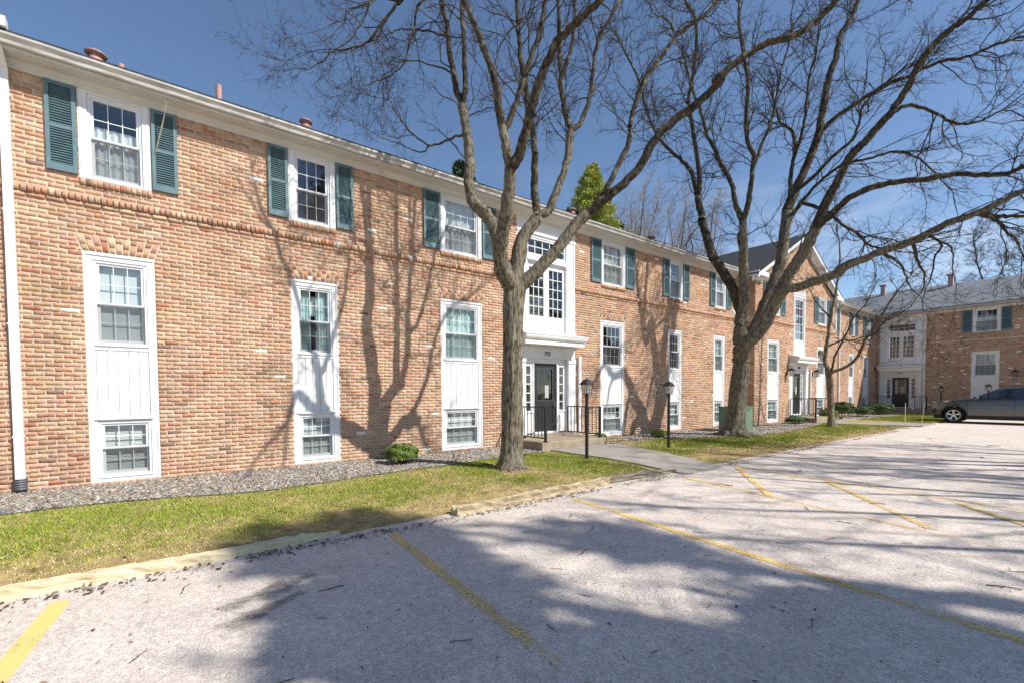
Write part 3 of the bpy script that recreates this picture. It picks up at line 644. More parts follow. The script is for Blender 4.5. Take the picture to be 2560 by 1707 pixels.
# gable roof, rake boards, eave returns
def rake(side):
    e = WC+side*(WC-WX0+0.36); zE = PEAK+0.10-SL*(WC-WX0+0.36); y0, y1 = WY-0.30, 4.9
    r = MB(); r.quad([(WC, y0, PEAK+0.12), (e, y0, zE+0.02), (e, y1, zE+0.02), (WC, y1, PEAK+0.12)]); r.quad([(WC, y0, PEAK+0.07), (WC, y1, PEAK+0.07), (e, y1, zE-0.03), (e, y0, zE-0.03)])
    r.quad([(WC, y0, PEAK+0.07), (e, y0, zE-0.03), (e, y0, zE+0.02), (WC, y0, PEAK+0.12)]); r.quad([(e, y0, zE-0.03), (e, y1, zE-0.03), (e, y1, zE+0.02), (e, y0, zE+0.02)])
    r.build('roof', 'shingle', B719)
    m = MB()
    def strip(o0, o1, yf, yb):      # board parallel to the rake between vertical offsets o0 > o1
        A = [(WC, PEAK+o0), (e, zE-0.10+o0), (e, zE-0.10+o1), (WC, PEAK+o1)]
        k = len(m.v); m.v += [(x, yf, z) for x, z in A]+[(x, yb, z) for x, z in A]
        for q in ((0, 1, 2, 3), (7, 6, 5, 4), (0, 4, 5, 1), (1, 5, 6, 2), (2, 6, 7, 3), (3, 7, 4, 0)): m.f.append(tuple(i+k for i in q)); m.m.append(0)
    strip(0.069, -0.09, WY-0.29, WY-0.25); strip(0.02, -0.03, WY-0.25, WY-0.03); strip(-0.03, -0.22, WY-0.045, WY-0.0125)
    m.build('rake_board', 'white', B719)
    c = MB(); a, b = sorted((WC+side*(WC-WX0-0.55), e)); c.box(a, b, WY-0.30, WY-0.013, 6.13, 6.30); c.box(*sorted((WC+side*(WC-WX0-0.42), WC+side*(WC-WX0+0.12))), WY-0.12, WY-0.0125, 5.99, 6.129)
    xa, xb = sorted((WC+side*(WC-WX0+0.002), e)); c.box(xa, xb, WY-0.012, -0.46, 6.13, 6.30); c.box(xa, xb-0.0 if side > 0 else xb, WY-0.0115, -0.455, 6.05, 6.129) if False else None
    c.build('eave_return', 'white', B719)
rake(-1); rake(1)
# the short range between the gabled block and the corner
R0, R1 = WX1, 37.57
rl = [(32.55, 33.44, 3, 'sheer', 'blind'), (35.17, 36.12, 3, 'sheer', 'none')]
ru = [(29.78, 30.44, 3, 'half'), (32.93, 33.46, 2, 'sheer'), (35.45, 36.34, 3, 'half')]
rects = [(a, b, 0.12, 3.68) for a, b, *_ in rl]+[(a, b, 4.775, 6.099) for a, b, *_ in ru]
w3 = wall_sheet('range_wall', B719, R0, R1, -0.4, 6.3, rects)
holes = []
for a, b, *_ in rl:
    holes.append((0.02, 3.68, (lambda z, a=a, b=b: (a-0.004, b+0.004)))); holes.append((3.688, 3.928, (lambda z, a=a, b=b: (a-0.085*(z-3.688)/0.244, b+0.085*(z-3.688)/0.244))))
for a, b, *_ in ru: holes.append((4.67, 6.2, (lambda z, a=a, b=b: (a-0.002, b+0.002))))
a, b, z = courses(lambda q: (R0, R1), -0.12, 6.099, holes, SK, G2); lay_bricks(w3, a, b, z, 0.0, G2)
for a, b, c, s1, s2 in rl: lower_unit(B719, a, b, c, 0.018, s1, s2, G2, False); jack_arch(B719, a, b, 3.688, 3.932, 0.0, G2)
for a, b, c, s in ru: upper_unit(B719, a, b, c, 0.01, s, G2, False, 0.47)
soldier_row(B719, 'string_course', R0, R1, 4.4135, 4.525, 0.0, G2, 0.048, 0.072)
eaves(B719, R0+0.4, R1-0.46); downspout(B719, 30.75, 0.0, 6.26, 0.1)
r = MB(); r.prism([(-0.44, 6.362), (-0.44, 6.392), (4.9, 8.58), (4.9, 8.53)], X721[1]+5.01, R1+4.9); r.prism([(4.9, 8.53), (4.9, 8.58), (10.2, 6.392), (10.2, 6.362)], X721[1]+5.01, R1+4.9); r.build('range_roof', 'shingle', B719)

# ================================================================ 717 range, facing left
G3 = np.random.default_rng(41)
B717 = thing('apartment_building', 'shaded brick range with entrance 717 and pale grey shingle roof', 'building', (37.57, 0, 0), 'brick apartment ranges', rotz=-math.pi/2, local=(0, 0, 0))
LEN = 22.0; E7 = 1.31
bl = [(4.54, 5.66, 4, 'sheer', 'blind'), (9.2, 10.1, 3, 'blind', 'blind'), (12.6, 13.5, 3, 'blind', 'blind')]
bu = [(4.54, 5.68, 4, 'half'), (9.2, 10.1, 3, 'half'), (12.6, 13.5, 3, 'half')]
rects = [(a, b, 0.12, 3.68) for a, b, *_ in bl]+[(a, b, 4.775, 6.099) for a, b, *_ in bu]+[(E7-1.075, E7+1.075, 0.30, 6.099)]
w7 = wall_sheet('wall', B717, -0.2, LEN, -0.4, 6.3, rects)
holes = [(-1, 7, lambda z: (E7-1.077, E7+1.077))]
for a, b, *_ in bl:
    holes.append((0.02, 3.68, (lambda z, a=a, b=b: (a-0.004, b+0.004)))); holes.append((3.688, 3.928, (lambda z, a=a, b=b: (a-0.085*(z-3.688)/0.244, b+0.085*(z-3.688)/0.244))))
for a, b, *_ in bu: holes.append((4.67, 6.2, (lambda z, a=a, b=b: (a-0.002, b+0.002))))
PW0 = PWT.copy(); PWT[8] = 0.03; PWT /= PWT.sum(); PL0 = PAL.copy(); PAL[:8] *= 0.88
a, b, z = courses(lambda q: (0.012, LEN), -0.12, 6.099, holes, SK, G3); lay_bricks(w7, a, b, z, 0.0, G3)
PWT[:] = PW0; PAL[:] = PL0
for a, b, c, s1, s2 in bl: lower_unit(B717, a, b, c, 0.018, s1, s2, G3, False); jack_arch(B717, a, b, 3.688, 3.932, 0.0, G3)
for a, b, c, s in bu: upper_unit(B717, a, b, c, 0.01, s, G3, False, 0.42)
for a, b in ((0.03, E7-1.08), (E7+1.08, LEN)):
    if b-a > 0.2: soldier_row(B717, 'string_course', a, b, 4.4135, 4.525, 0.0, G3, 0.03, 0.072)
entrance(B717, E7, '717', 0.0, True)
downspout(B717, E7+1.16, 0.0, 6.26, 0.14)
f = MB(); f.box(0.47, LEN, -0.025, -0.001, 6.099, 6.215); f.build('frieze_board', 'cream', B717)
f = MB(); f.box(0.47, LEN, -0.33, -0.0005, 6.216, 6.232); f.build('soffit', 'cream', B717)
f = MB(); f.prism([(-0.331, 6.19), (-0.44, 6.22), (-0.45, 6.355), (-0.331, 6.37)], 0.47, LEN); f.build('gutter', 'gutter', B717)
MAT['greyshingle'] = mat('pale_grey_shingle', (0.22, 0.235, 0.25), 0.9, 0.3, 9, 0.8, 60, 0.2, stretch=(3, 1.2, 5))
r = MB(); r.prism([(-0.45, 6.372), (-0.45, 6.40), (4.9, 8.59), (4.9, 8.54)], -4.9, LEN); r.prism([(4.9, 8.54), (4.9, 8.59), (10.2, 6.392), (10.2, 6.362)], -4.9, LEN); r7 = r.build('roof', 'greyshingle', B717)
# shingle courses on the slope that is seen, each a thin overlapping strip with cut tabs
st = MB(); gg = random.Random(3)
for k in range(38):
    y0 = -0.45+k*0.14; z0 = 6.40+(y0+0.45)*0.4094
    x = -0.46-gg.random()*0.3 if k < 2 else -y0*1.0-0.3-gg.random()*0.3
    x = max(x, -4.8)
    while x < 9.0:
        w = gg.uniform(0.25, 0.9); h = 0.006+gg.random()*0.006
        st.quad([(x, y0, z0+h), (x+w-0.006, y0, z0+h), (x+w-0.006, y0+0.15, z0+0.0614+0.002), (x, y0+0.15, z0+0.0614+0.002)]); st.quad([(x, y0, z0-0.001), (x+w-0.006, y0, z0-0.001), (x+w-0.006, y0, z0+h), (x, y0, z0+h)]); x += w
sg = st.build('shingles', 'greyshingle', B717); sg['kind'] = 'stuff'
c7 = MB(); c7.box(2.75, 3.0, 4.2, 4.45, 8.1, 9.15); c7.box(2.68, 3.07, 4.13, 4.52, 9.05, 9.15); c7.build('flue', 'terracotta', B717)
c7 = MB(); c7.box(-0.85, -0.6, 4.2, 4.45, 8.1, 9.1); c7.box(-0.92, -0.53, 4.13, 4.52, 9.0, 9.1); c7.build('flue', 'terracotta', B717)
# ================================================================ ground
def sstep(t): t = np.clip(t, 0, 1); return t*t*(3-2*t)
def zg(x, y):
    x = np.asarray(x, float); y = np.asarray(y, float)
    h = 0.065-0.03*sstep((x-8)/4)
    return h*sstep((y+4.85)/1.5)
_wv = [(rng.normal(0, 1, 2), rng.uniform(0, 6.28)) for _ in range(40)]
def fbm(x, y, s):
    o = np.zeros_like(np.asarray(x, float))
    for i, (k, p) in enumerate(_wv): o += np.sin((x*k[0]+y*k[1])*s*(0.5+i*0.09)+p)/(1+i*0.05)
    return o/6.0
def sheet(name, X0, X1, Y0, Y1, zf, step, m, parent=None):
    xs = np.arange(X0, X1+step/2, step); ys = np.arange(Y0, Y1+step/2, step); gx, gy = np.meshgrid(xs, ys); n, w = gx.shape
    V = np.stack([gx, gy, zf(gx, gy)], -1).reshape(-1, 3); i = np.arange((n-1)*(w-1)); r = i//(w-1)*w+i % (w-1)
    F = np.stack([r, r+1, r+w+1, r+w], -1); return np_mesh(name, V, F, m, parent, smooth=True)
MAT['farground'] = mat('rough_turf', lin(104, 108, 58), 0.95, 0.25, 0.6, 0.6, 3, 0.1, col2=lin(140, 130, 84))
tag(MB().quad([(-600, -600, -0.08), (700, -600, -0.08), (700, 700, -0.08), (-600, 700, -0.08)]).build('ground', 'farground'), 'rough turf ground reaching out to the horizon', None, None, 'structure')
# asphalt: pale worn aggregate with dark specks, cracks left to the material's fine relief
def asphalt_mat():
    m = bpy.data.materials.new('worn_asphalt'); m.use_nodes = True; n, l = nodes_of(m); b = n['Principled BSDF']; b.inputs['Roughness'].default_value = 0.92; b.inputs['Specular IOR Level'].default_value = 0.25
    g = n.new('ShaderNodeNewGeometry')
    def noise(s, d=4, r=0.6):
        z = n.new('ShaderNodeTexNoise'); z.inputs['Scale'].default_value = s; z.inputs['Detail'].default_value = d; z.inputs['Roughness'].default_value = r; l(g.outputs['Position'], z.inputs['Vector']); return z
    def ramp(src, p0, c0, p1, c1):
        r = n.new('ShaderNodeValToRGB'); r.color_ramp.elements[0].position = p0; r.color_ramp.elements[0].color = (*c0, 1); r.color_ramp.elements[1].position = p1; r.color_ramp.elements[1].color = (*c1, 1); l(src, r.inputs['Fac']); return r
    def mul(a, b2, f=1.0):
        x = n.new('ShaderNodeMixRGB'); x.blend_type = 'MULTIPLY'; x.inputs['Fac'].default_value = f; l(a, x.inputs['Color1']); l(b2, x.inputs['Color2']); return x.outputs['Color']
    base = ramp(noise(0.9, 6).outputs['Fac'], 0.3, (0.68, 0.59, 0.508), 0.7, (0.79, 0.695, 0.605)).outputs['Color']
    vo = n.new('ShaderNodeTexVoronoi'); vo.inputs['Scale'].default_value = 120; l(g.outputs['Position'], vo.inputs['Vector'])
    sp = n.new('ShaderNodeSeparateColor'); l(vo.outputs['Color'], sp.inputs['Color'])
    speck = ramp(sp.outputs['Red'], 0.08, (0.70, 0.70, 0.71), 0.8, (1.09, 1.085, 1.075)).outputs['Color']
    vo2 = n.new('ShaderNodeTexVoronoi'); vo2.inputs['Scale'].default_value = 34; l(g.outputs['Position'], vo2.inputs['Vector']); sp2 = n.new('ShaderNodeSeparateColor'); l(vo2.outputs['Color'], sp2.inputs['Color'])
    speck2 = ramp(sp2.outputs['Green'], 0.05, (0.86, 0.86, 0.87), 0.9, (1.05, 1.05, 1.05)).outputs['Color']
    c = mul(mul(base, speck), speck2)
    c = mul(c, ramp(noise(3.5, 8, 0.7).outputs['Fac'], 0.35, (0.86, 0.86, 0.87), 0.6, (1, 1, 1)).outputs['Color'])
    l(c, b.inputs['Base Color'])
    bp = n.new('ShaderNodeBump'); bp.inputs['Strength'].default_value = 0.7; bp.inputs['Distance'].default_value = 0.005; l(vo.outputs['Distance'], bp.inputs['Height']); l(bp.outputs['Normal'], b.inputs['Normal'])
    return m
MAT['asphalt'] = asphalt_mat()
lot = MB().quad([(-45, -60, 0), (33.2, -60, 0), (33.2, -3.2, 0), (-45, -3.2, 0)]).build('parking_lot', 'asphalt')
tag(lot, 'pale worn asphalt parking lot', None, None, 'structure')
# lawn soil with an uneven front edge that dips below the asphalt
def lawnz(x, y):
    e = 0.10*fbm(x, y*0+3, 1.3)+0.05*fbm(x, x*0, 5)
    return zg(x, y)+np.where(y < -4.55, -0.16*np.clip((-4.66+e*0.6)-y, -0.05, 0.2), 0)+0.004*fbm(x, y, 6)
soil = sheet('lawn', -9, 24.6, -5.1, 0.15, lawnz, 0.10, 'soil'); tag(soil, 'strip of patchy spring lawn along the brick building', None, None, 'structure')
def lawn2z(x, y): return 0.03+0.004*fbm(x, y, 5)-0.35*np.clip(-4.75-y-0.2*fbm(x, y, 0.8), 0, 0.3)-0.30*np.clip(26.2-(y+4.8)*-0.15-x, 0, 0.3)*(y < -4.2)
soil2 = sheet('far_lawn', 24.8, 37.6, -5.4, 0.1, lambda x, y: 0.034+0.004*fbm(x, y, 5)-0.45*np.clip(-4.6-y+0.25*fbm(x, y*0, 0.9), 0, 0.2), 0.15, 'soil'); tag(soil2, 'small lawn between the corner path and the parked car', None, None, 'structure')
strip = MB().box(33.2, 37.6, -40, -5.4, -0.05, 0.03).build('far_verge', 'soil'); tag(strip, 'bare verge along the shaded range', None, None, 'structure')
# gravel beds
GE = np.array([(-9, -1.6), (-1.59, -1.67), (-1.16, -1.60), (-0.41, -1.66), (0.54, -2.0), (1.06, -2.12), (1.99, -2.02), (2.84, -1.85), (3.7, -1.76), (4.66, -1.72), (5.82, -1.48), (7.08, -1.42)])
GE2 = np.array([(9.6, -0.75), (11.0, -0.95), (12.74, -1.55), (13.64, -2.15), (15.45, -2.65), (17.9, -2.62), (20.2, -2.35), (22.4, -2.0), (23.3, -1.7)])
def ge(x): return np.where(x < 8, np.interp(x, GE[:, 0], GE[:, 1]), np.interp(x, GE2[:, 0], GE2[:, 1]))
def in_gravel(x, y): return (y > ge(x)+0.02*fbm(x, y, 7)) & (((x < 7.1)) | ((x > 9.65) & (x < 23.2)))
def in_path(x, y): return ((x > 7.34+0.0*y) & (x < 9.62-(-1.4-y)*0.28) & (y < -1.3)) | ((x > 7.05) & (x < 9.65) & (y >= -1.42))
gb = MB()
for E_ in (GE, GE2):
    for (a, p), (b, q) in zip(E_, E_[1:]):
        gb.quad([(a, p, float(zg(a, p))+0.006), (b, q, float(zg(b, q))+0.006), (b, 0.1, float(zg(b, 0))+0.012), (a, 0.1, float(zg(a, 0))+0.012)])
MAT['gravelbase'] = mat('gravel_fines', lin(120, 112, 102), 0.95, 0.3, 40, 0.8, 90)
tag(gb.build('gravel_bed', 'gravelbase'), 'bed of fine gravel at the foot of the wall', None, None, 'structure')
def stones(name, n, box, test, s0, s1, label, zf=zg):
    x = rng.uniform(box[0], box[1], n); y = rng.uniform(box[2], box[3], n); k = test(x, y); x, y = x[k], y[k]; n = len(x)
    cube = np.array([(a, b, c) for a in (-1, 1) for b in (-1, 1) for c in (-1, 1)], float); Fq = np.array([(0, 1, 3, 2), (4, 6, 7, 5), (0, 4, 5, 1), (2, 3, 7, 6), (0, 2, 6, 4), (1, 5, 7, 3)])
    V = cube[None]*rng.uniform(0.55, 1.0, (n, 8, 3)); s = rng.uniform(s0, s1, n); V *= s[:, None, None]*np.array([1, 0.8, 0.5]); a = rng.uniform(0, 6.28, n); ca, sa = np.cos(a)[:, None], np.sin(a)[:, None]
    vx = V[:, :, 0]*ca-V[:, :, 1]*sa; vy = V[:, :, 0]*sa+V[:, :, 1]*ca; tl = rng.normal(0, 0.25, (n, 1)); vz = V[:, :, 2]+vx*tl
    P = np.stack([vx+x[:, None], vy+y[:, None], vz+(zf(x, y)+0.012+rng.uniform(0, 0.012, n))[:, None]], -1)
    pal = np.array([lin(*c) for c in [(176, 168, 158), (150, 144, 136), (206, 200, 190), (168, 146, 120), (122, 116, 112), (190, 176, 152), (140, 112, 90)]]); T = pal[rng.choice(7, n, p=[.25, .2, .17, .14, .1, .1, .04])]*rng.uniform(0.62, 0.98, (n, 1))
    o = np_mesh(name, P.reshape(-1, 3), (Fq[None]+(np.arange(n)*8)[:, None, None]).reshape(-1, 4), 'stones', None, np.repeat(T, 8, 0)); return tag(o, label, 'gravel', None, 'stuff')
stones('gravel', 34000, (-4.2, 7.1, -2.2, -0.02), in_gravel, 0.011, 0.030, 'loose mixed river gravel below the left half of the wall')
stones('gravel', 26000, (9.65, 23.2, -2.7, -0.02), lambda x, y: in_gravel(x, y) & ~((x > 19.3) & (y > -0.63)), 0.013, 0.034, 'loose pale gravel below the wall beyond the 721 steps')
stones('gravel', 3500, (28.3, 36.2, -2.2, -0.1), lambda x, y: y > -1.75+0.15*fbm(x, y, 2), 0.02, 0.04, 'loose gravel around the clipped shrubs near the corner', lambda x, y: 0.03+0*x)
# dead steel edging between gravel and grass
e = MB(); pts = [(a, b-0.01, float(zg(a, b))+0.018) for a, b in GE if a > -4.5]
e.tube(pts, 0.009, 5); tag(e.build('lawn_edging', 'grey_plastic'), 'thin grey edging strip between gravel and grass', 'edging')
# grass
def grass(name, n, box, test, h0, h1, label, zf=lawnz, wid=0.0045):
    x = rng.uniform(box[0], box[1], n); y = rng.uniform(box[2], box[3], n); pat = fbm(x, y, 1.6)+0.6*fbm(x+9, y, 4.2)+0.35*fbm(x, y+5, 11)
    edge = np.clip((-3.75-y)/0.9, 0, 1)*(x < 24)
    green = pat-1.3*edge+rng.normal(0, 0.4, n)+0.5
    k = test(x, y) & (rng.random(n) < np.clip(0.75+0.4*green, 0.25, 1)) & (y > -4.86+0.10*fbm(x, x*0, 3)); x, y, green = x[k], y[k], green[k]; n = len(x)
    z = zf(x, y); h = rng.uniform(h0, h1, n)*np.clip(0.75+0.35*green, 0.5, 1.3); a = rng.uniform(0, 6.28, n); w = wid*rng.uniform(0.7, 1.5, n); le = rng.uniform(0.2, 1.1, n)*h; b = rng.uniform(0, 6.28, n)
    V = np.zeros((n, 3, 3)); V[:, 0] = np.stack([x-np.cos(a)*w, y-np.sin(a)*w, z-0.003], -1); V[:, 1] = np.stack([x+np.cos(a)*w, y+np.sin(a)*w, z-0.003], -1); V[:, 2] = np.stack([x+np.cos(b)*le, y+np.sin(b)*le, z+h], -1)
    gc = np.array([lin(*c) for c in [(134, 152, 50), (152, 164, 60), (114, 138, 50), (168, 170, 80)]]); sc = np.array([lin(*c) for c in [(212, 190, 130), (194, 170, 112), (170, 146, 100), (222, 204, 152)]])
    T = np.where((green > 0.05)[:, None], gc[rng.integers(0, 4, n)], sc[rng.integers(0, 4, n)])*rng.uniform(0.8, 1.2, (n, 1))
    o = np_mesh(name, V.reshape(-1, 3), np.arange(n*3).reshape(-1, 3), 'grass', None, np.repeat(T, 3, 0)); return tag(o, label, 'grass', None, 'stuff')
def on_lawn(x, y): return ~in_gravel(x, y) & ~in_path(x, y)
def farpath(x, y): return np.abs(x-(24.35+0.35*(y+4.8)*0.25)-0.35) < 0.75
grass('grass', 190000, (-4.5, 7.6, -4.95, -1.3), on_lawn, 0.014, 0.036, 'short green and straw coloured grass left of the 721 path')
grass('grass', 110000, (8.4, 23.6, -4.95, -0.8), lambda x, y: on_lawn(x, y) & ~((x > 22.9-(y+2)*0.2) & (y > -4.2)), 0.02, 0.05, 'patchy green grass between the 721 path and the 719 path', wid=0.007)
grass('grass', 40000, (25.6, 36.2, -5.0, -1.6), lambda x, y: (y < -1.75+0.15*fbm(x, y, 2)) & (x > 26.2+(y+4.8)*0.35), 0.03, 0.06, 'green grass in front of the 717 steps', lambda x, y: 0.034+0*x, wid=0.011)
# paths
def slab(name, poly, z0, z1, m, label, joints=()):
    mb = MB(); n = len(poly); mb.quad([(x, y, z1) for x, y in poly])
    for i in range(n): a, b = poly[i], poly[(i+1) % n]; mb.quad([(*a, z0), (*b, z0), (*b, z1), (*a, z1)])
    o = mb.build(name, m); return tag(o, label, None, None, 'structure')
def path_mesh():
    root = None
    ys = [-1.40, -2.25, -3.15, -4.05, -5.02]
    for a, b in zip(ys, ys[1:]):
        xr = lambda y: 9.60-(-1.4-y)*0.28
        z = lambda y: float(zg(8.5, y))+0.008+0.028*float(sstep((y+5.05)/0.9))
        mb = MB(); k = 0.006
        top = [(7.34, a-k), (xr(a-k), a-k), (xr(b+k), b+k), (7.34, b+k)]
        mb.quad([(x, y, z(y)) for x, y in top]); mb.quad([(top[3][0], top[3][1], z(b)-0.06), (top[2][0], top[2][1], z(b)-0.06), (top[2][0], top[2][1], z(b)), (top[3][0], top[3][1], z(b))])
        for i, j in ((0, 3), (1, 2)): mb.quad([(*top[i], z(top[i][1])-0.06), (*top[j], z(top[j][1])-0.06), (*top[j], z(top[j][1])), (*top[i], z(top[i][1]))])
        if root is None:
            root = MB().quad([(7.36, -1.41, 0.02), (9.55, -1.41, 0.02), (8.55, -5.0, 0.0), (7.36, -5.0, 0.0)]).build('path', 'gravelbase'); tag(root, 'grey concrete path from the lot to the 721 steps', None, None, 'structure')
        mb.build('slab', 'pathway', root)
path_mesh()
slab('far_path', [(23.2, -1.0), (24.8, -1.0), (24.9, -2.6), (26.3, -5.0), (24.0, -5.0), (23.4, -2.6)], -0.05, 0.045, 'pathway', 'pale concrete path from the lot to the 719 steps')
slab('corner_path', [(24.8, -1.9), (28.4, -2.0), (33.0, -2.3), (36.6, -1.9), (36.6, -0.8), (33.0, -1.5), (28.4, -1.5), (24.8, -1.2)], -0.05, 0.05, 'pathway', 'narrow concrete walk leading to the 717 steps')
slab('side_walk', [(34.9, -2.3), (36.4, -1.9), (36.4, -22), (34.9, -22)], -0.05, 0.053, 'pathway', 'concrete walk running along the shaded range')
# painted lines
def paint_mat():
    m = bpy.data.materials.new('faded_yellow_line_paint'); m.use_nodes = True; n, l = nodes_of(m); b = n['Principled BSDF']; b.inputs['Roughness'].default_value = 0.85
    g = n.new('ShaderNodeNewGeometry'); z = n.new('ShaderNodeTexNoise'); z.inputs['Scale'].default_value = 55; z.inputs['Detail'].default_value = 6; l(g.outputs['Position'], z.inputs['Vector'])
    z2 = n.new('ShaderNodeTexNoise'); z2.inputs['Scale'].default_value = 2.0; l(g.outputs['Position'], z2.inputs['Vector'])
    ad = n.new('ShaderNodeMath'); ad.operation = 'MULTIPLY_ADD'; ad.inputs[1].default_value = 0.55; l(z2.outputs['Fac'], ad.inputs[0]); l(z.outputs['Fac'], ad.inputs[2])
    at = n.new('ShaderNodeAttribute'); at.attribute_name = 'tint'; sb = n.new('ShaderNodeMath'); sb.operation = 'SUBTRACT'; l(ad.outputs[0], sb.inputs[0]); l(at.outputs['Fac'], sb.inputs[1])
    r = n.new('ShaderNodeValToRGB'); r.color_ramp.elements[0].position = 0.36; r.color_ramp.elements[1].position = 0.48; l(sb.outputs[0], r.inputs['Fac'])
    c = n.new('ShaderNodeMixRGB'); c.inputs['Color1'].default_value = (*lin(236, 202, 126), 1); c.inputs['Color2'].default_value = (*lin(226, 190, 114), 1); l(z.outputs['Fac'], c.inputs['Fac']); l(c.outputs[0], b.inputs['Base Color'])
    tr = n.new('ShaderNodeBsdfTransparent'); mx = n.new('ShaderNodeMixShader'); l(r.outputs['Color'], mx.inputs['Fac']); l(tr.outputs[0], mx.inputs[1]); l(b.outputs[0], mx.inputs[2]); l(mx.outputs[0], n['Material Output'].inputs['Surface'])
    return m
MAT['paint'] = paint_mat()
def line(p, q, label, w0=0.10, w1=0.10, worn0=0.25, worn1=0.38, z=0.004):
    n = 12; P = []; T = []
    d = Vector((q[0]-p[0], q[1]-p[1])); d.normalize(); s = Vector((-d.y, d.x))
    for i in range(n+1):
        t = i/n; x = p[0]+(q[0]-p[0])*t; y = p[1]+(q[1]-p[1])*t; w = (w0+(w1-w0)*t)/2*(1+random.uniform(-0.05, 0.05))
        P += [(x+s.x*w, y+s.y*w, z), (x-s.x*w, y-s.y*w, z)]; T += [worn0+(worn1-worn0)*t]*2
    F = [(2*i, 2*i+1, 2*i+3, 2*i+2) for i in range(n)]
    o = np_mesh('parking_line', np.array(P), np.array(F), 'paint', None, np.repeat(np.array(T)[:, None], 3, 1)); tag(o, label, 'parking line', 'yellow parking lines'); return o
line((-0.64, -5.0), (-1.0, -8.6), 'leftmost bright yellow parking line below the pale split timber', 0.115, 0.115, 0.16, 0.26)
line((1.86, -4.98), (1.55, -9.3), 'worn yellow parking line running to the bottom edge of the picture', 0.10, 0.10, 0.26, 0.46)
line((4.48, -5.05), (3.86, -10.2), 'long yellow parking line crossing the lower right shadow', 0.095, 0.10, 0.24, 0.38)
line((7.09, -5.1), (5.95, -9.8), 'yellow parking line at the left side of the hatched bay', 0.09, 0.09, 0.28, 0.5, 0.005)
line((8.91, -5.09), (8.05, -10.6), 'yellow parking line at the right side of the hatched bay', 0.09, 0.10, 0.28, 0.36, 0.005)
line((8.88, -5.12), (6.72, -6.67), 'short diagonal hatch line nearest the path end', 0.09, 0.09, 0.24, 0.26, 0.0085)
line((8.54, -6.77), (6.44, -8.42), 'middle diagonal hatch line in the striped bay', 0.09, 0.09, 0.26, 0.38, 0.0085)
line((8.19, -8.36), (6.1, -10.1), 'diagonal hatch line cut off by the right edge', 0.09, 0.09, 0.26, 0.36, 0.0085)
line((11.2, -5.2), (10.1, -10.2), 'faint yellow parking line beyond the hatched bay', 0.09, 0.09, 0.36, 0.46)
line((13.6, -5.2), (12.8, -10.2), 'very faint yellow parking line in front of the second tree', 0.09, 0.09, 0.42, 0.47)
# oil stains: dark soaked patches
def stain_mat():
    m = bpy.data.materials.new('oil_soaked_asphalt'); m.use_nodes = True; n, l = nodes_of(m); b = n['Principled BSDF']; b.inputs['Roughness'].default_value = 0.7; b.inputs['Base Color'].default_value = (0.09, 0.085, 0.08, 1)
    at = n.new('ShaderNodeAttribute'); at.attribute_name = 'tint'; g = n.new('ShaderNodeNewGeometry'); z = n.new('ShaderNodeTexNoise'); z.inputs['Scale'].default_value = 40; l(g.outputs['Position'], z.inputs['Vector'])
    ml = n.new('ShaderNodeMath'); ml.operation = 'MULTIPLY'; l(at.outputs['Fac'], ml.inputs[0]); l(z.outputs['Fac'], ml.inputs[1]); m2 = n.new('ShaderNodeMath'); m2.operation = 'MULTIPLY'; m2.inputs[1].default_value = 0.66; m2.use_clamp = True; l(ml.outputs[0], m2.inputs[0])
    tr = n.new('ShaderNodeBsdfTransparent'); mx = n.new('ShaderNodeMixShader'); l(m2.outputs[0], mx.inputs['Fac']); l(tr.outputs[0], mx.inputs[1]); l(b.outputs[0], mx.inputs[2]); l(mx.outputs[0], n['Material Output'].inputs['Surface']); return m
MAT['stain'] = stain_mat()
def stain(spots, label, a=1.0):
    P = []; F = []; T = []
    for j, (x, y, rx, ry) in enumerate(spots):
        k = len(P); P.append((x, y, 0.003+j*0.0001)); T.append(a)
        for i in range(20):
            t = 2*math.pi*i/20; q = 1+0.14*math.sin(3*t+j)+0.09*math.sin(5*t+2*j); P.append((x+rx*q*0.8*math.cos(t), y+ry*q*0.8*math.sin(t), 0.003+j*0.0001)); T.append(a*0.8)
        for i in range(20):
            t = 2*math.pi*i/20; q = 1+0.14*math.sin(3*t+j)+0.09*math.sin(5*t+2*j); P.append((x+rx*q*1.3*math.cos(t), y+ry*q*1.3*math.sin(t), 0.003+j*0.0001)); T.append(0)
        for i in range(20):
            i2 = (i+1) % 20; F.append((k, k+1+i, k+1+i2, k+1+i2)); F.append((k+1+i, k+21+i, k+21+i2, k+1+i2))
    me = bpy.data.meshes.new('oil_stain'); me.from_pydata(P, [], [tuple(dict.fromkeys(f)) for f in F]); at = me.attributes.new('tint', 'FLOAT_COLOR', 'POINT'); at.data.foreach_set('color', np.repeat(np.array(T, np.float32), 4)); me.materials.append(MAT['stain'])
    o = bpy.data.objects.new('oil_stain', me); link(o); return tag(o, label, 'stain', 'oil stains on the lot')
stain([(0.33, -5.86, 0.09, 0.07), (0.43, -5.79, 0.07, 0.05), (0.53, -5.76, 0.06, 0.04), (0.60, -5.69, 0.06, 0.035), (0.66, -5.64, 0.06, 0.05), (0.55, -5.85, 0.07, 0.06), (0.66, -5.80, 0.06, 0.05), (0.74, -5.72, 0.06, 0.05), (0.80, -5.65, 0.07, 0.06), (0.88, -5.62, 0.06, 0.05)], 'upper row of dark oil drips left of the worn line')
stain([(0.36, -6.16, 0.12, 0.09), (0.46, -6.08, 0.10, 0.07), (0.57, -6.02, 0.09, 0.05), (0.66, -5.97, 0.07, 0.04), (0.74, -5.93, 0.06, 0.04)], 'lower cluster of dark oil drips left of the worn line')
stain([(5.35, -5.52, 0.12, 0.07), (5.55, -5.45, 0.13, 0.08), (5.72, -5.40, 0.10, 0.06), (5.75, -5.75, 0.13, 0.07)], 'brown grey stain near the far end of the timbers', 0.55)
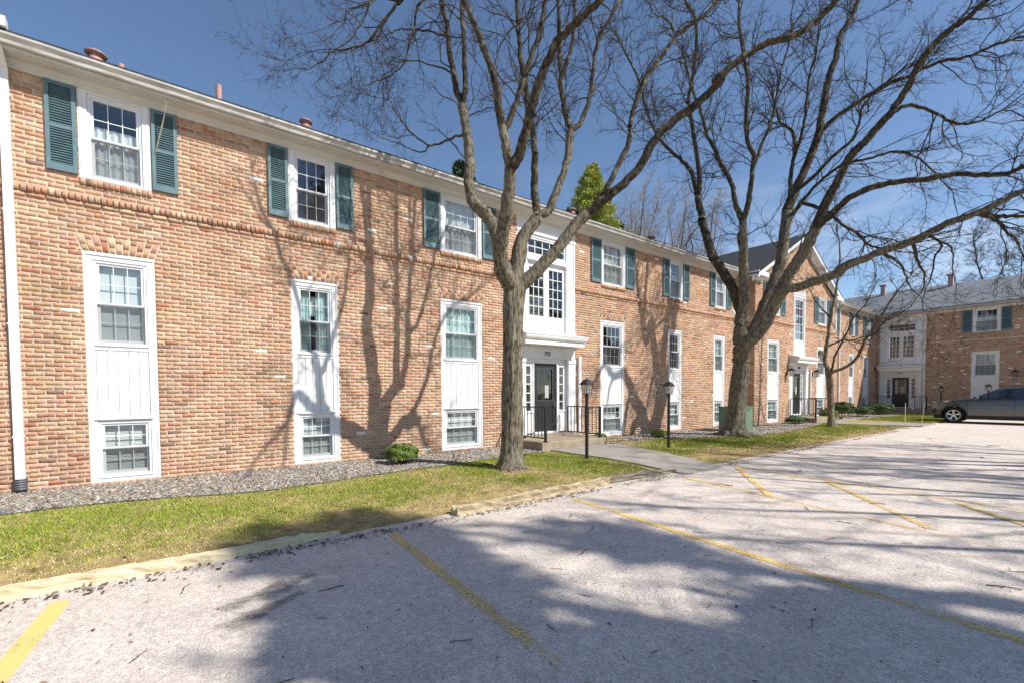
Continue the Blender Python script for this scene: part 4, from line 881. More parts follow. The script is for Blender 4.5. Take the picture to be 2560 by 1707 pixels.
stain([(3.15, -5.50, 0.09, 0.05), (3.28, -5.42, 0.08, 0.05), (3.40, -5.40, 0.07, 0.04), (3.30, -5.55, 0.08, 0.04)], 'small grey stain beside the rotten timber end', 0.45)
# timbers
def timber(pts, w, h, m, label, seed, splinter=0.0, rough=0.010):
    g = np.random.default_rng(seed); P = np.array(pts, float); n = max(8, int(np.linalg.norm(P[-1]-P[0])/0.09)); t = np.linspace(0, 1, n); u = np.linspace(0, 1, len(P)); C3 = np.stack([np.interp(t, u, P[:, i]) for i in range(3)], -1)
    k = 12; a = np.arange(k)*2*math.pi/k; prof = np.stack([np.sign(np.cos(a))*np.abs(np.cos(a))**0.45*w/2, np.sign(np.sin(a))*np.abs(np.sin(a))**0.45*h/2], -1)
    ridge = g.normal(0, rough, k); V = []
    for i in range(n):
        s = 1.0
        if splinter and t[i] > 1-splinter: s = max(0.06, (1-t[i])/splinter)
        q = prof*(1+g.normal(0, 0.05, (k, 1)))*np.array([s, 0.5+0.5*s]) + prof/np.linalg.norm(prof, axis=1)[:, None]*(ridge+g.normal(0, rough*0.6, k))[:, None]
        d = P[-1]-P[0]; d /= np.linalg.norm(d); side = np.array([-d[1], d[0], 0])
        V.append(C3[i]+q[:, :1]*side+q[:, 1:]*np.array([0, 0, 1]))
    V = np.concatenate(V); F = [(i*k+j, i*k+(j+1) % k, (i+1)*k+(j+1) % k, (i+1)*k+j) for i in range(n-1) for j in range(k)]
    me = bpy.data.meshes.new('landscape_timber'); me.from_pydata([tuple(v) for v in V], [], F+[tuple(range(k-1, -1, -1)), tuple(range((n-1)*k, n*k))]); me.materials.append(MAT[m]); o = bpy.data.objects.new('landscape_timber', me); link(o); return tag(o, label, 'timber', 'timbers edging the lawn')
timber([(-4.5, -4.70, 0.035), (-1.0, -4.66, 0.035), (0.45, -4.72, 0.03), (1.42, -4.66, 0.02)], 0.12, 0.09, 'palewood', 'long bleached split timber edging the lawn at the left', 1, 0.13, 0.009)
timber([(2.74, -4.76, 0.045), (4.2, -4.70, 0.05), (5.62, -4.64, 0.05)], 0.14, 0.12, 'wood', 'weathered grey timber with a black rotten end', 2, 0.0, 0.014)
timber([(5.58, -4.62, 0.05), (6.6, -4.66, 0.045), (7.40, -4.76, 0.035)], 0.13, 0.10, 'darkwood', 'broken greyed timber ending at the concrete path', 3, 0.3, 0.012)
timber([(9.5, -1.52, 0.05), (10.3, -1.62, 0.05)], 0.09, 0.07, 'darkwood', 'short weathered timber beside the 721 steps', 4, 0.0)
timber([(17.0, -1.9, 0.06), (18.6, -2.15, 0.05)], 0.07, 0.07, 'darkwood', 'grey pole lying on the gravel before the gabled block', 6, 0.0)
# litter: bark crumbs along the kerb edge (too many to count) and single fallen twigs
def crumbs(n, label):
    x = rng.uniform(-4.5, 24, n); d = np.abs(rng.normal(0, 0.09, n)); y = -4.80+0.05*fbm(x, x*0, 3)-d+0.03*rng.normal(0, 1, n); k = (np.abs(x-8.1) > 0.75) | (rng.random(n) < 0.06); k &= rng.random(n) < np.clip(0.45+0.5*fbm(x, x*0+1, 2.2), 0.08, 1); x, y = x[k], y[k]; n = len(x)
    s = rng.uniform(0.005, 0.022, n); a = rng.uniform(0, 6.28, n); V = np.zeros((n, 4, 3)); w = s*rng.uniform(0.25, 0.6, n)
    for i, (p, q) in enumerate(((-1, -1), (1, -1), (1, 1), (-1, 1))): V[:, i, 0] = x+p*s*np.cos(a)-q*w*np.sin(a); V[:, i, 1] = y+p*s*np.sin(a)+q*w*np.cos(a); V[:, i, 2] = np.maximum(lawnz(x, y), 0)+0.006+rng.uniform(0, 0.012, n)
    o = np_mesh('bark_litter', V.reshape(-1, 3), np.arange(n*4).reshape(-1, 4), 'litter'); return tag(o, label, 'litter', None, 'stuff')
crumbs(6000, 'brown bark crumbs and soil strewn along the lawn edge')
def scatter_bits(n, box, zf, s0, s1, cols, label, name):
    x = rng.uniform(box[0], box[1], n); y = rng.uniform(box[2], box[3], n); s = rng.uniform(s0, s1, n); a = rng.uniform(0, 6.28, n); w = s*rng.uniform(0.15, 0.5, n); V = np.zeros((n, 4, 3))
    for i, (p, q) in enumerate(((-1, 0), (0, -1), (1, 0), (0, 1))): V[:, i, 0] = x+p*s*np.cos(a)-q*w*np.sin(a); V[:, i, 1] = y+p*s*np.sin(a)+q*w*np.cos(a); V[:, i, 2] = zf(x, y)+rng.uniform(0.002, 0.012, n)
    cc = np.array([lin(*k) for k in cols]); T = cc[rng.integers(0, len(cc), n)]*rng.uniform(0.7, 1.2, (n, 1)); o = np_mesh(name, V.reshape(-1, 3), np.arange(n*4).reshape(-1, 4), 'grass', None, np.repeat(T, 4, 0)); return tag(o, label, 'litter', None, 'stuff')
scatter_bits(2600, (-3, 24, -11, -4.95), lambda x, y: 0*x+0.004, 0.006, 0.022, [(92, 72, 52), (120, 98, 74), (150, 128, 100), (70, 58, 46)], 'tiny bits of bark and leaf scattered over the asphalt', 'asphalt_litter')
scatter_bits(2200, (-4.5, 23, -4.8, -1.7), lambda x, y: lawnz(x, y)+0.018, 0.012, 0.034, [(186, 152, 108), (160, 124, 84), (206, 178, 132), (128, 98, 66)], 'dry brown leaf scraps lying in the grass', 'leaf_litter')
TW = []
for i in range(5):
    mb = MB(); p = np.array([0.0, 0, 0.006]); d = rng.uniform(-0.3, 0.3); pts = [p.copy()]
    for j in range(5): d += rng.normal(0, 0.3); p = p+np.array([math.cos(d), math.sin(d), 0])*0.2*0.24; p[2] = 0.006+abs(rng.normal(0, 0.004)); pts.append(p.copy())
    mb.tube(pts, np.linspace(0.006, 0.003, 6), 5)
    if i % 2: q = pts[2]; mb.tube([q, q+np.array([0.03, 0.025, 0.004]), q+np.array([0.06, 0.035, 0.006])], [0.004, 0.003, 0.002], 4)
    TW.append(mb.mesh('fallen_twig', 'litter'))
spots = [(0.05, -5.4), (0.9, -5.05), (0.75, -6.4), (1.05, -6.0), (1.3, -7.2), (2.6, -6.8), (2.9, -7.9), (2.2, -8.0), (3.1, -6.6), (3.6, -6.2), (3.9, -5.6), (4.4, -6.9), (4.7, -7.6), (5.0, -7.2), (5.3, -7.9), (4.1, -8.3), (5.7, -8.4), (5.2, -6.4), (6.0, -7.7), (6.3, -7.3), (6.9, -8.2), (7.4, -7.8), (7.0, -6.0), (7.9, -9.0), (8.9, -8.2), (9.6, -7.4), (10.3, -8.8), (11.2, -7.6), (12.4, -8.4), (12.0, -6.3), (14.0, -7.9), (15.6, -6.9), (17.2, -7.6), (18.5, -6.2), (9.2, -6.1), (3.3, -8.4), (1.9, -7.4), (0.3, -7.0), (-0.2, -6.3), (2.4, -7.3), (4.9, -9.0), (5.5, -9.2), (6.6, -9.5), (3.9, -7.4)]
for i, (x, y) in enumerate(spots):
    o = bpy.data.objects.new('fallen_twig', TW[i % 5]); link(o, None, (x, y, 0)); o.rotation_euler = (0, 0, random.uniform(0, 6.28)); s = random.uniform(0.35, 0.85)*(1 if x < 7 else 1.5); o.scale = (s, s, s)
    tag(o, 'small dead brown twig lying on the asphalt', 'twig', 'fallen twigs on the lot')
LIMBS_NEAR=[
  ('trunk',0.185,0.185,[(5.09,-2.79,0.05),(5.11,-2.80,0.59),(5.12,-2.81,1.33),(5.12,-2.81,2.08),(5.14,-2.83,2.81),(5.16,-2.84,3.40)]),
  ('B',0.14,0.085,[(5.16,-2.84,3.41),(4.89,-2.90,3.57),(4.71,-3.03,3.90),(4.62,-3.22,4.19),(4.56,-3.44,4.56),(4.49,-3.65,5.06)]),
  ('B1',0.07,0.06,[(4.49,-3.65,5.06),(4.42,-3.60,5.40),(4.37,-3.56,5.73)]),
  ('B1a',0.055,0.025,[(4.37,-3.56,5.73),(4.27,-3.56,6.25),(4.18,-3.56,6.51),(3.99,-3.49,6.99),(3.84,-3.45,7.31),(3.69,-3.42,7.58),(3.56,-3.39,7.90)]),
  ('B1b',0.05,0.025,[(4.37,-3.56,5.73),(4.46,-3.58,5.73),(4.59,-3.63,6.08),(4.72,-3.69,6.50),(4.86,-3.75,6.95),(5.00,-3.81,7.39),(5.07,-3.82,7.84),(5.14,-3.83,8.30)]),
  ('B2',0.075,0.035,[(4.49,-3.65,5.06),(4.49,-3.82,5.16),(4.49,-4.00,5.44),(4.49,-4.17,5.76),(4.50,-4.35,6.06),(4.54,-4.56,6.34),(4.55,-4.74,6.46),(4.65,-4.99,6.57),(4.72,-5.22,6.67),(4.81,-5.45,6.76)]),
  ('A',0.12,0.075,[(5.08,-2.78,3.52),(4.99,-2.66,3.97),(4.95,-2.59,4.41),(4.81,-2.44,4.78),(4.65,-2.27,4.99),(4.60,-2.19,5.40),(4.65,-2.17,5.72),(4.62,-2.10,6.33),(4.58,-2.03,6.87)]),
  ('A1',0.055,0.03,[(4.58,-2.03,6.87),(4.51,-1.89,7.28),(4.47,-1.78,7.92),(4.46,-1.69,8.47),(4.43,-1.59,8.85),(4.43,-1.50,9.34),(4.40,-1.39,9.94)]),
  ('A2',0.05,0.03,[(4.58,-2.03,6.87),(4.59,-2.11,7.20),(4.55,-2.16,7.74),(4.50,-2.19,8.33),(4.46,-2.24,8.72),(4.47,-2.32,9.32)]),
  ('A3',0.02,0.008,[(4.54,-2.06,6.37),(4.36,-1.87,6.24),(4.13,-1.65,6.15),(3.99,-1.49,6.26),(3.85,-1.33,6.45),(3.71,-1.17,6.74),(3.56,-1.02,7.10)]),
  ('C',0.135,0.095,[(5.16,-2.84,3.44),(5.25,-2.84,3.94),(5.36,-2.86,4.35),(5.55,-2.95,4.63),(5.64,-2.95,4.78)]),
  ('C1',0.065,0.03,[(5.64,-2.95,4.78),(5.61,-2.89,5.15),(5.63,-2.87,5.83),(5.63,-2.83,6.44),(5.57,-2.75,6.85),(5.56,-2.70,7.26),(5.52,-2.64,7.71),(5.50,-2.58,8.23),(5.50,-2.54,8.75),(5.50,-2.51,9.20),(5.50,-2.47,9.82)]),
  ('C2',0.07,0.058,[(5.64,-2.95,4.78),(5.80,-3.07,4.88),(5.93,-3.17,5.27),(6.07,-3.27,5.73),(6.14,-3.33,6.35)]),
  ('C2a',0.048,0.025,[(6.14,-3.33,6.35),(6.09,-3.20,6.75),(6.09,-3.12,7.25),(6.10,-3.05,7.89),(6.15,-3.00,8.60),(6.17,-2.93,9.09),(6.19,-2.86,9.71)]),
  ('C2c',0.035,0.02,[(6.16,-3.09,7.36),(6.23,-3.21,7.85),(6.25,-3.28,8.21),(6.24,-3.34,8.75),(6.26,-3.41,9.19)]),
  ('C2b',0.045,0.022,[(6.14,-3.33,6.35),(6.35,-3.36,6.54),(6.56,-3.39,7.03),(6.68,-3.36,7.56),(6.85,-3.36,8.30),(7.09,-3.42,8.75),(7.40,-3.52,9.28),(7.70,-3.63,9.74)]),
  ('D',0.11,0.085,[(5.19,-2.86,3.37),(5.42,-3.04,3.63),(5.77,-3.30,4.08),(6.11,-3.55,4.60),(6.25,-3.66,4.73)]),
  ('D1',0.05,0.032,[(6.25,-3.66,4.73),(6.54,-3.81,5.17),(6.77,-3.91,5.65),(6.97,-4.00,6.10),(7.05,-3.98,6.52),(7.20,-4.02,6.98),(7.43,-4.13,7.51),(7.75,-4.30,7.98),(8.04,-4.45,8.38),(8.42,-4.67,8.67)]),
  ('D2',0.075,0.035,[(6.25,-3.66,4.73),(6.38,-3.87,4.92),(6.56,-4.13,5.13),(6.79,-4.41,5.46),(6.89,-4.60,5.84),(7.10,-4.88,6.15),(7.29,-5.14,6.33),(7.54,-5.44,6.66),(7.39,-5.45,6.62),(7.61,-5.72,6.88),(7.90,-6.06,7.09),(8.13,-6.35,7.13),(8.31,-6.60,7.30),(8.45,-6.82,7.53),(8.51,-6.99,7.66)]),
  ('A3b',0.014,0.004,[(4.15,-1.58,6.20),(4.04,-1.50,6.07),(3.87,-1.37,6.10),(3.71,-1.25,6.20),(3.44,-1.04,6.32),(3.19,-0.86,6.49)]),
  ('w1',0.035,0.006,[(4.26,-1.54,9.27),(3.87,-1.23,9.05),(3.77,-1.14,8.95),(3.63,-1.02,8.80),(3.42,-0.86,8.47),(3.30,-0.75,8.25),(3.02,-0.52,8.13),(2.71,-0.28,8.06),(2.58,-0.17,7.89),(2.36,0.01,7.75)]),
  ('w2',0.022,0.005,[(3.76,-1.16,8.93),(3.46,-0.98,8.98),(3.30,-0.90,8.87),(3.16,-0.83,8.55),(2.96,-0.73,8.15),(2.73,-0.60,7.95),(2.32,-0.33,7.88)]),
  ('w3',0.022,0.005,[(4.21,-1.63,9.18),(3.96,-1.48,8.74),(3.88,-1.46,8.27),(3.77,-1.42,7.87),(3.66,-1.38,7.55),(3.35,-1.19,7.31),(3.16,-1.09,7.19)]),
  ('w4',0.018,0.005,[(4.47,-1.69,8.26),(4.07,-1.46,8.36),(3.71,-1.25,8.34),(3.49,-1.15,8.21),(3.24,-1.02,7.98)]),
  ('w5',0.016,0.004,[(4.49,-1.83,7.51),(4.18,-1.64,7.66),(3.70,-1.33,7.73),(3.61,-1.30,7.50)]),
  ('w6',0.01,0.004,[(3.00,-0.59,8.13),(3.03,-0.61,7.83),(3.07,-0.64,7.49),(3.13,-0.69,7.20)]),
  ('w7',0.014,0.004,[(3.28,-0.93,8.86),(2.96,-0.75,8.69),(2.85,-0.73,8.56),(2.83,-0.78,8.39),(2.63,-0.69,8.11)])]
LIMBS_MID=[
  ('trunk',0.3,0.19,[(14.61,-2.17,-0.01),(14.65,-2.24,0.88),(14.67,-2.30,1.78),(14.71,-2.36,2.67),(14.71,-2.36,3.08)]),
  ('a',0.245,0.17,[(14.70,-2.35,2.36),(14.79,-2.29,2.91),(14.86,-2.23,3.55),(14.97,-2.22,4.01)]),
  ('a1',0.15,0.11,[(14.97,-2.22,4.01),(14.98,-1.88,4.89),(14.96,-1.50,5.57),(14.98,-1.19,6.11),(15.03,-0.95,6.75),(15.09,-0.71,7.46),(15.25,-0.68,7.52),(15.30,-0.44,8.36)]),
  ('a1a',0.07,0.03,[(15.30,-0.44,8.36),(15.28,-0.17,9.39),(15.20,0.21,9.97),(15.00,0.83,10.74),(14.84,1.36,11.99),(14.77,1.72,13.41),(14.54,2.40,15.05)]),
  ('a1b',0.08,0.03,[(15.30,-0.44,8.36),(15.24,-0.54,8.99),(15.10,-0.48,9.90),(14.96,-0.42,10.81),(14.82,-0.37,11.64),(14.83,-0.61,13.08),(14.73,-0.63,14.22),(14.50,-0.40,14.85),(14.33,-0.30,16.02)]),
  ('b',0.15,0.1,[(14.97,-2.22,4.01),(14.83,-2.35,4.70),(14.66,-2.40,5.55),(14.47,-2.43,6.38),(14.33,-2.55,5.83),(14.16,-2.60,6.64)]),
  ('b1',0.075,0.03,[(14.16,-2.60,6.64),(14.15,-2.38,7.20),(14.19,-2.24,7.91),(14.14,-1.91,8.63),(14.14,-1.68,9.22),(14.13,-1.43,9.77),(14.11,-1.19,10.74),(14.07,-0.89,11.56),(14.05,-0.63,12.74)]),
  ('b2',0.075,0.03,[(14.16,-2.60,6.64),(14.13,-2.77,7.07),(14.08,-2.89,7.80),(14.01,-2.97,8.38),(13.84,-2.86,8.89),(13.73,-2.88,9.51),(13.66,-2.95,10.46),(13.51,-2.87,11.20),(13.37,-2.82,12.17),(13.30,-2.90,12.97)]),
  ('b3',0.04,0.02,[(13.91,-2.99,8.03),(14.19,-3.23,8.94),(14.41,-3.33,9.59),(14.63,-3.42,10.75),(14.86,-3.56,11.65)]),
  ('c',0.2,0.14,[(14.70,-2.36,2.45),(14.89,-2.36,3.00),(15.19,-2.57,3.54),(15.46,-2.74,4.26),(15.72,-2.88,5.03),(15.95,-2.98,5.72),(16.17,-3.05,7.29)]),
  ('c1',0.13,0.05,[(16.17,-3.05,7.29),(16.37,-3.17,7.87),(16.61,-3.38,8.60),(16.88,-3.63,9.53),(17.05,-3.71,10.57),(17.22,-3.79,11.44),(17.42,-3.91,12.12),(17.60,-3.99,12.88),(17.84,-4.20,13.42),(18.03,-4.33,13.99),(18.27,-4.54,14.64)]),
  ('c2',0.06,0.03,[(16.19,-3.09,7.57),(16.32,-3.08,8.46),(16.48,-3.11,9.23),(16.56,-3.02,9.93),(16.51,-2.65,10.43),(16.53,-2.41,11.25)]),
  ('c3',0.045,0.02,[(16.23,-3.16,8.97),(16.22,-3.41,9.53),(16.16,-3.55,10.21),(16.07,-3.65,11.06),(16.04,-3.84,11.73),(15.96,-3.95,12.58)]),
  ('c4',0.06,0.025,[(17.15,-3.64,9.73),(17.15,-4.03,10.12),(17.25,-4.61,10.36),(17.37,-5.23,10.56),(17.47,-5.83,10.60),(17.56,-6.38,10.67),(17.63,-6.92,10.54),(17.69,-7.42,10.56),(17.77,-7.97,10.54)]),
  ('d',0.2,0.13,[(14.62,-2.40,2.45),(14.53,-2.57,2.91),(14.60,-3.04,3.43),(14.64,-3.46,4.35),(14.63,-3.76,4.90),(14.66,-4.14,5.49),(14.62,-4.40,6.01)]),
  ('d1',0.11,0.04,[(14.62,-4.40,6.01),(14.62,-4.67,6.66),(14.60,-4.92,7.10),(14.60,-5.19,7.65),(14.62,-5.49,7.90),(14.61,-5.75,8.14),(14.63,-6.06,8.44),(14.63,-6.33,8.83),(14.59,-6.53,9.21),(14.57,-6.76,9.53),(14.58,-7.06,9.72),(14.59,-7.35,9.82),(14.62,-7.68,10.04),(14.66,-8.02,10.20)]),
  ('d2',0.085,0.035,[(14.62,-4.40,6.01),(14.71,-4.77,6.31),(14.82,-5.14,6.65),(14.96,-5.61,6.80),(15.08,-6.03,6.82),(15.32,-6.67,6.74),(15.44,-7.08,6.73),(15.60,-7.58,6.56),(15.72,-8.00,6.48),(15.74,-8.21,6.57),(15.81,-8.53,6.66)]),
  ('d3',0.05,0.02,[(16.01,-3.61,7.95),(16.04,-3.99,8.15),(16.05,-4.31,8.44),(16.12,-4.77,8.74),(16.05,-4.96,9.09),(15.95,-5.07,9.50),(15.95,-5.39,9.83),(16.03,-5.87,10.08)]),
  ('d4',0.04,0.015,[(14.57,-6.08,8.33),(14.61,-6.41,8.39),(14.68,-6.83,8.05),(14.73,-7.20,7.65),(14.76,-7.52,7.51),(14.83,-7.93,7.61)]),
  ('d5',0.05,0.018,[(16.03,-3.21,6.82),(16.12,-3.58,7.50),(16.21,-3.94,7.89),(16.37,-4.44,8.22),(16.58,-5.04,8.25),(16.77,-5.62,8.28),(16.90,-6.07,7.99),(16.99,-6.43,7.48)]),
  ('e',0.13,0.045,[(14.38,-3.49,4.19),(14.39,-3.79,4.42),(14.40,-4.08,4.41),(14.51,-4.56,4.53),(14.61,-5.03,4.67),(14.49,-5.07,4.75),(14.54,-5.45,4.86),(14.67,-5.97,5.03),(14.79,-6.47,5.15),(14.96,-7.08,5.44),(15.00,-7.44,5.51),(15.12,-7.94,5.70),(15.15,-8.27,5.83),(15.20,-8.66,5.90)]),
  ('e2',0.05,0.02,[(15.09,-7.54,5.58),(15.33,-7.87,5.43),(15.56,-8.18,5.41),(15.79,-8.48,5.25)]),
  ('f',0.045,0.02,[(15.78,-3.81,7.07),(15.75,-4.34,6.73),(15.64,-4.69,6.29),(15.58,-5.14,5.85),(15.43,-5.43,5.45),(15.33,-5.81,5.19)]),
  ('g1',0.035,0.008,[(15.19,-6.41,5.16),(15.29,-6.49,4.70),(15.39,-6.59,4.42),(15.44,-6.57,4.07),(15.43,-6.44,3.81)]),
  ('g2',0.035,0.008,[(14.98,-5.78,5.02),(15.24,-6.08,4.83),(15.43,-6.23,4.48),(15.56,-6.26,4.20),(15.76,-6.43,3.93)]),
  ('g3',0.028,0.006,[(15.07,-6.62,5.22),(15.16,-6.94,5.02),(15.04,-6.84,4.70),(14.97,-6.81,4.27),(14.84,-6.70,3.79),(14.77,-6.69,3.40)]),
  ('g4',0.022,0.006,[(15.08,-7.09,5.21),(15.14,-7.10,4.91),(15.23,-7.16,4.61),(15.27,-7.13,4.34),(15.37,-7.21,4.04)]),
  ('g5',0.035,0.01,[(15.03,-7.65,5.29),(15.05,-7.85,5.31),(15.05,-8.03,5.01),(15.05,-8.19,4.76),(15.01,-8.28,4.45)])]
LIMBS_SLIM=[
  ('trunk',0.12,0.1,[(20.89,-2.86,-0.01),(20.88,-2.85,1.00),(20.87,-2.80,1.83),(20.86,-2.77,2.05)]),
  ('l',0.085,0.02,[(20.86,-2.77,2.05),(20.88,-2.67,2.44),(20.91,-2.61,2.78),(20.98,-2.67,3.50),(21.06,-2.73,4.33),(21.14,-2.83,5.09),(21.22,-2.91,5.97),(21.28,-2.95,6.68),(21.31,-2.86,7.53)]),
  ('l2',0.03,0.01,[(21.09,-2.85,5.09),(21.10,-2.55,5.64),(21.13,-2.29,6.08),(21.13,-1.98,6.54)]),
  ('l3',0.03,0.01,[(21.06,-2.75,4.38),(20.80,-2.47,4.78),(20.57,-2.30,5.12),(20.35,-2.17,5.61)]),
  ('r',0.065,0.015,[(20.86,-2.77,2.16),(20.84,-2.97,2.23),(20.89,-3.37,2.41),(20.92,-3.71,2.81),(20.93,-4.00,3.53),(20.96,-4.32,4.11),(20.99,-4.67,4.77),(21.00,-4.93,5.18),(20.99,-5.16,5.47)]),
  ('m',0.045,0.012,[(20.88,-2.85,1.99),(20.97,-2.86,2.43),(21.08,-2.91,2.88),(21.27,-3.24,3.74),(21.41,-3.41,4.33),(21.60,-3.72,4.79),(21.75,-3.93,5.41)]),
  ('m2',0.03,0.01,[(21.03,-2.64,3.23),(21.32,-2.99,3.43),(21.63,-3.37,3.47),(21.93,-3.74,3.62),(22.26,-4.22,3.92)]),
  ('r2',0.03,0.01,[(20.86,-3.77,2.86),(20.76,-3.96,3.36),(20.70,-4.27,3.58),(20.66,-4.63,4.04),(20.62,-4.99,4.28)])]
# ================================================================ trees
def catmull(P, per=5):
    P = np.array(P, float); Q = np.vstack([2*P[0]-P[1], P, 2*P[-1]-P[-2]]); o = []
    for i in range(1, len(Q)-2):
        for t in np.linspace(0, 1, per, endpoint=False):
            a, b, c, d = Q[i-1:i+3]; o.append(0.5*((2*b)+(-a+c)*t+(2*a-5*b+4*c-d)*t*t+(-a+3*b-3*c+d)*t**3))
    o.append(P[-1]); return np.array(o)
def tubes(P, Rr, k):
    """P (M,N,3), Rr (M,N) -> verts, quads"""
    M, N, _ = P.shape; T = np.gradient(P, axis=1); T /= np.linalg.norm(T, axis=2)[..., None]+1e-9
    ref = np.array([0.21, 0.17, 0.96]); U = np.cross(T, ref); U /= np.linalg.norm(U, axis=2)[..., None]+1e-9; W = np.cross(T, U)
    a = np.arange(k)*2*math.pi/k
    V = P[:, :, None]+Rr[:, :, None, None]*(np.cos(a)[None, None, :, None]*U[:, :, None]+np.sin(a)[None, None, :, None]*W[:, :, None])
    i, j = np.meshgrid(np.arange(N-1), np.arange(k), indexing='ij'); q = np.stack([i*k+j, i*k+(j+1) % k, (i+1)*k+(j+1) % k, (i+1)*k+j], -1).reshape(-1, 4)
    return V.reshape(-1, 3), (q[None]+(np.arange(M)*N*k)[:, None, None]).reshape(-1, 4)
def unit(v): return v/(np.linalg.norm(v, axis=-1, keepdims=True)+1e-9)
def shoots(S, T, L, r0, n, ang, wig, trop, g, r1=0.35, out=None):
    M = len(S); pr_ = unit(np.cross(T, g.normal(0, 1, (M, 3)))); a = g.uniform(ang[0], ang[1], M)[:, None]
    d = unit(T*np.cos(a)+pr_*np.sin(a)); 
    if out is not None: d = unit(d+out)
    P = np.zeros((M, n, 3)); P[:, 0] = S
    for i in range(1, n):
        d = unit(d+g.normal(0, wig, (M, 3))+np.array([0, 0, 1])*trop*(1 if i < n*0.6 else -0.6)); P[:, i] = P[:, i-1]+d*(L/(n-1))[:, None]
    return P, r0[:, None]*np.linspace(1, r1, n)[None]
def pick(P, Rr, M, g, lo=0.15, hi=1.0):
    """M random points on the stacked polylines"""
    B, N, _ = P.shape; b = g.integers(0, B, M); t = g.uniform(lo, hi, M)*(N-1.001); i = t.astype(int); f = (t-i)[:, None]
    S = P[b, i]*(1-f)+P[b, i+1]*f; T = unit(P[b, i+1]-P[b, i]); r = Rr[b, i]
    return S, T, r, b, t/(N-1)
def bare_tree(name, label, base, limbs, seed, d1=2.6, l1=(0.7, 1.9), k2=7, k3=7, scale=1.0, twig_r=0.0032, twigm='twig', cat='tree', group='bare trees in front of the wall', trunk_rough=0.010, zmin=0.0):
    g = np.random.default_rng(seed); root = thing(name, label, cat, base, group)
    L1 = []; done = []
    for (nm, r0, r1, pts) in limbs:
        if nm != 'trunk' and done:            # every limb starts on the one that carries it
            A = np.concatenate(done); k = np.argmin(((A-np.array(pts[0]))**2).sum(1)); dd = np.linalg.norm(A[k]-np.array(pts[0]))
            if dd < 2.0: pts = [tuple(A[k])]+list(pts[1:] if dd < 0.6 else pts)
        Q = catmull(pts, 14 if nm == 'trunk' else 5); n = len(Q); done.append(Q); t = np.linspace(0, 1, n); rr = (r0+(r1-r0)*t)*(1.0 if nm == 'trunk' else 1.1)
        if nm == 'trunk':
            z = Q[:, 2]-Q[0, 2]; rr = rr*(1+0.85*np.exp(-z/0.16)); k = 56; T = np.gradient(Q, axis=0); a = np.arange(k)*2*math.pi/k
            lob = 1+0.10*np.cos(5*a+1)[None]*np.exp(-z/0.25)[:, None]
            V = np.zeros((n, k, 3)); rid = g.normal(0, 1, k); ph = g.uniform(0, 6.28, 4)
            for i in range(n):
                ph += g.normal(0, 0.16, 4); rid = 0.8*rid+0.6*g.normal(0, 1, k)
                fur = np.abs(np.sin(7*a+ph[0]+0.8*np.sin(2*a+ph[1])))**0.6+0.7*np.abs(np.sin(11*a+ph[2]+0.9*np.sin(3*a+ph[3])))**0.6
                fz = rr[i]*lob[i]+trunk_rough*(1.6*(fur-1.1)+0.28*rid)+0.011*np.sin(2*a+i*0.13)+0.008*np.sin(3*a-i*0.21)
                V[i] = Q[i]+np.stack([np.cos(a)*fz, np.sin(a)*fz, 0*a], -1)
            ii, jj = np.meshgrid(np.arange(n-1), np.arange(k), indexing='ij'); F = np.stack([ii*k+jj, ii*k+(jj+1) % k, (ii+1)*k+(jj+1) % k, (ii+1)*k+jj], -1).reshape(-1, 4)
            V[0, :, 2] -= 0.15; np_mesh('trunk', V.reshape(-1, 3), F, 'bark', root, smooth=True)
            mb = MB()
            for q in range(6):
                an = q*1.05+g.uniform(-0.3, 0.3); rl = r0*g.uniform(1.7, 2.6); zz = base[2]
                mb.tube([(Q[0, 0]+math.cos(an)*r0*0.9, Q[0, 1]+math.sin(an)*r0*0.9, zz+r0*0.5), (Q[0, 0]+math.cos(an)*r0*1.5, Q[0, 1]+math.sin(an)*r0*1.5, zz+r0*0.12), (Q[0, 0]+math.cos(an+0.2)*(r0+rl), Q[0, 1]+math.sin(an+0.2)*(r0+rl), zz-0.02)], [r0*0.35, r0*0.22, r0*0.07], 7)
            mb.build('root_flare', 'bark', root, smooth=True)
            continue
        rr = rr*(1+0.16*np.exp(-t*n/3.0)*(1 if r0 < 0.16 else 0.2))*(1+0.035*np.sin(np.arange(n)*0.55+seed))*(1+g.normal(0, 0.012, n))
        Q = Q+g.normal(0, 0.008*scale, Q.shape)*(t[:, None] > 0.05)
        V, F = tubes(Q[None], rr[None], 12 if r0 > 0.05 else 8)
        if r0 > 0.06:
            kk = 12; V = V.reshape(n, kk, 3); c = Q[:, None]; V = (c+(V-c)*(1+g.normal(0, 0.035, (n, kk))[..., None])).reshape(-1, 3)
        np_mesh('limb', V, F, 'bark' if (r0 > 0.06 and Q[:, 2].mean() < 6.0) else 'bark2', root, smooth=True)
        L1.append((Q, rr))
    # level 1 branches along the limbs and from their tips
    P1, R1 = [], []
    for Q, rr in L1:
        ln = np.linalg.norm(np.diff(Q, axis=0), axis=1).sum(); M = max(2, int(ln*d1*(0.32 if rr[0] < 0.026*scale else 1.0 if rr[0] < 0.09*scale else 0.35))); thin = rr[0] < 0.085*scale
        S, T, r, b, t = pick(Q[None], rr[None], M, g, 0.25 if thin else 0.7); ok = S[:, 2] > zmin; S, T, r, b, t = S[ok], T[ok], r[ok], b[ok], t[ok]; M = len(S); L = g.uniform(l1[0], l1[1], M)*(1.15-0.45*t)*scale
        P, Rr = shoots(S, T, L, np.minimum(r*0.5, 0.013*scale), 9, (0.45, 1.05), 0.24, 0.03, g); P1.append(P); R1.append(Rr)
        if rr[-1] > 0.042*scale: continue
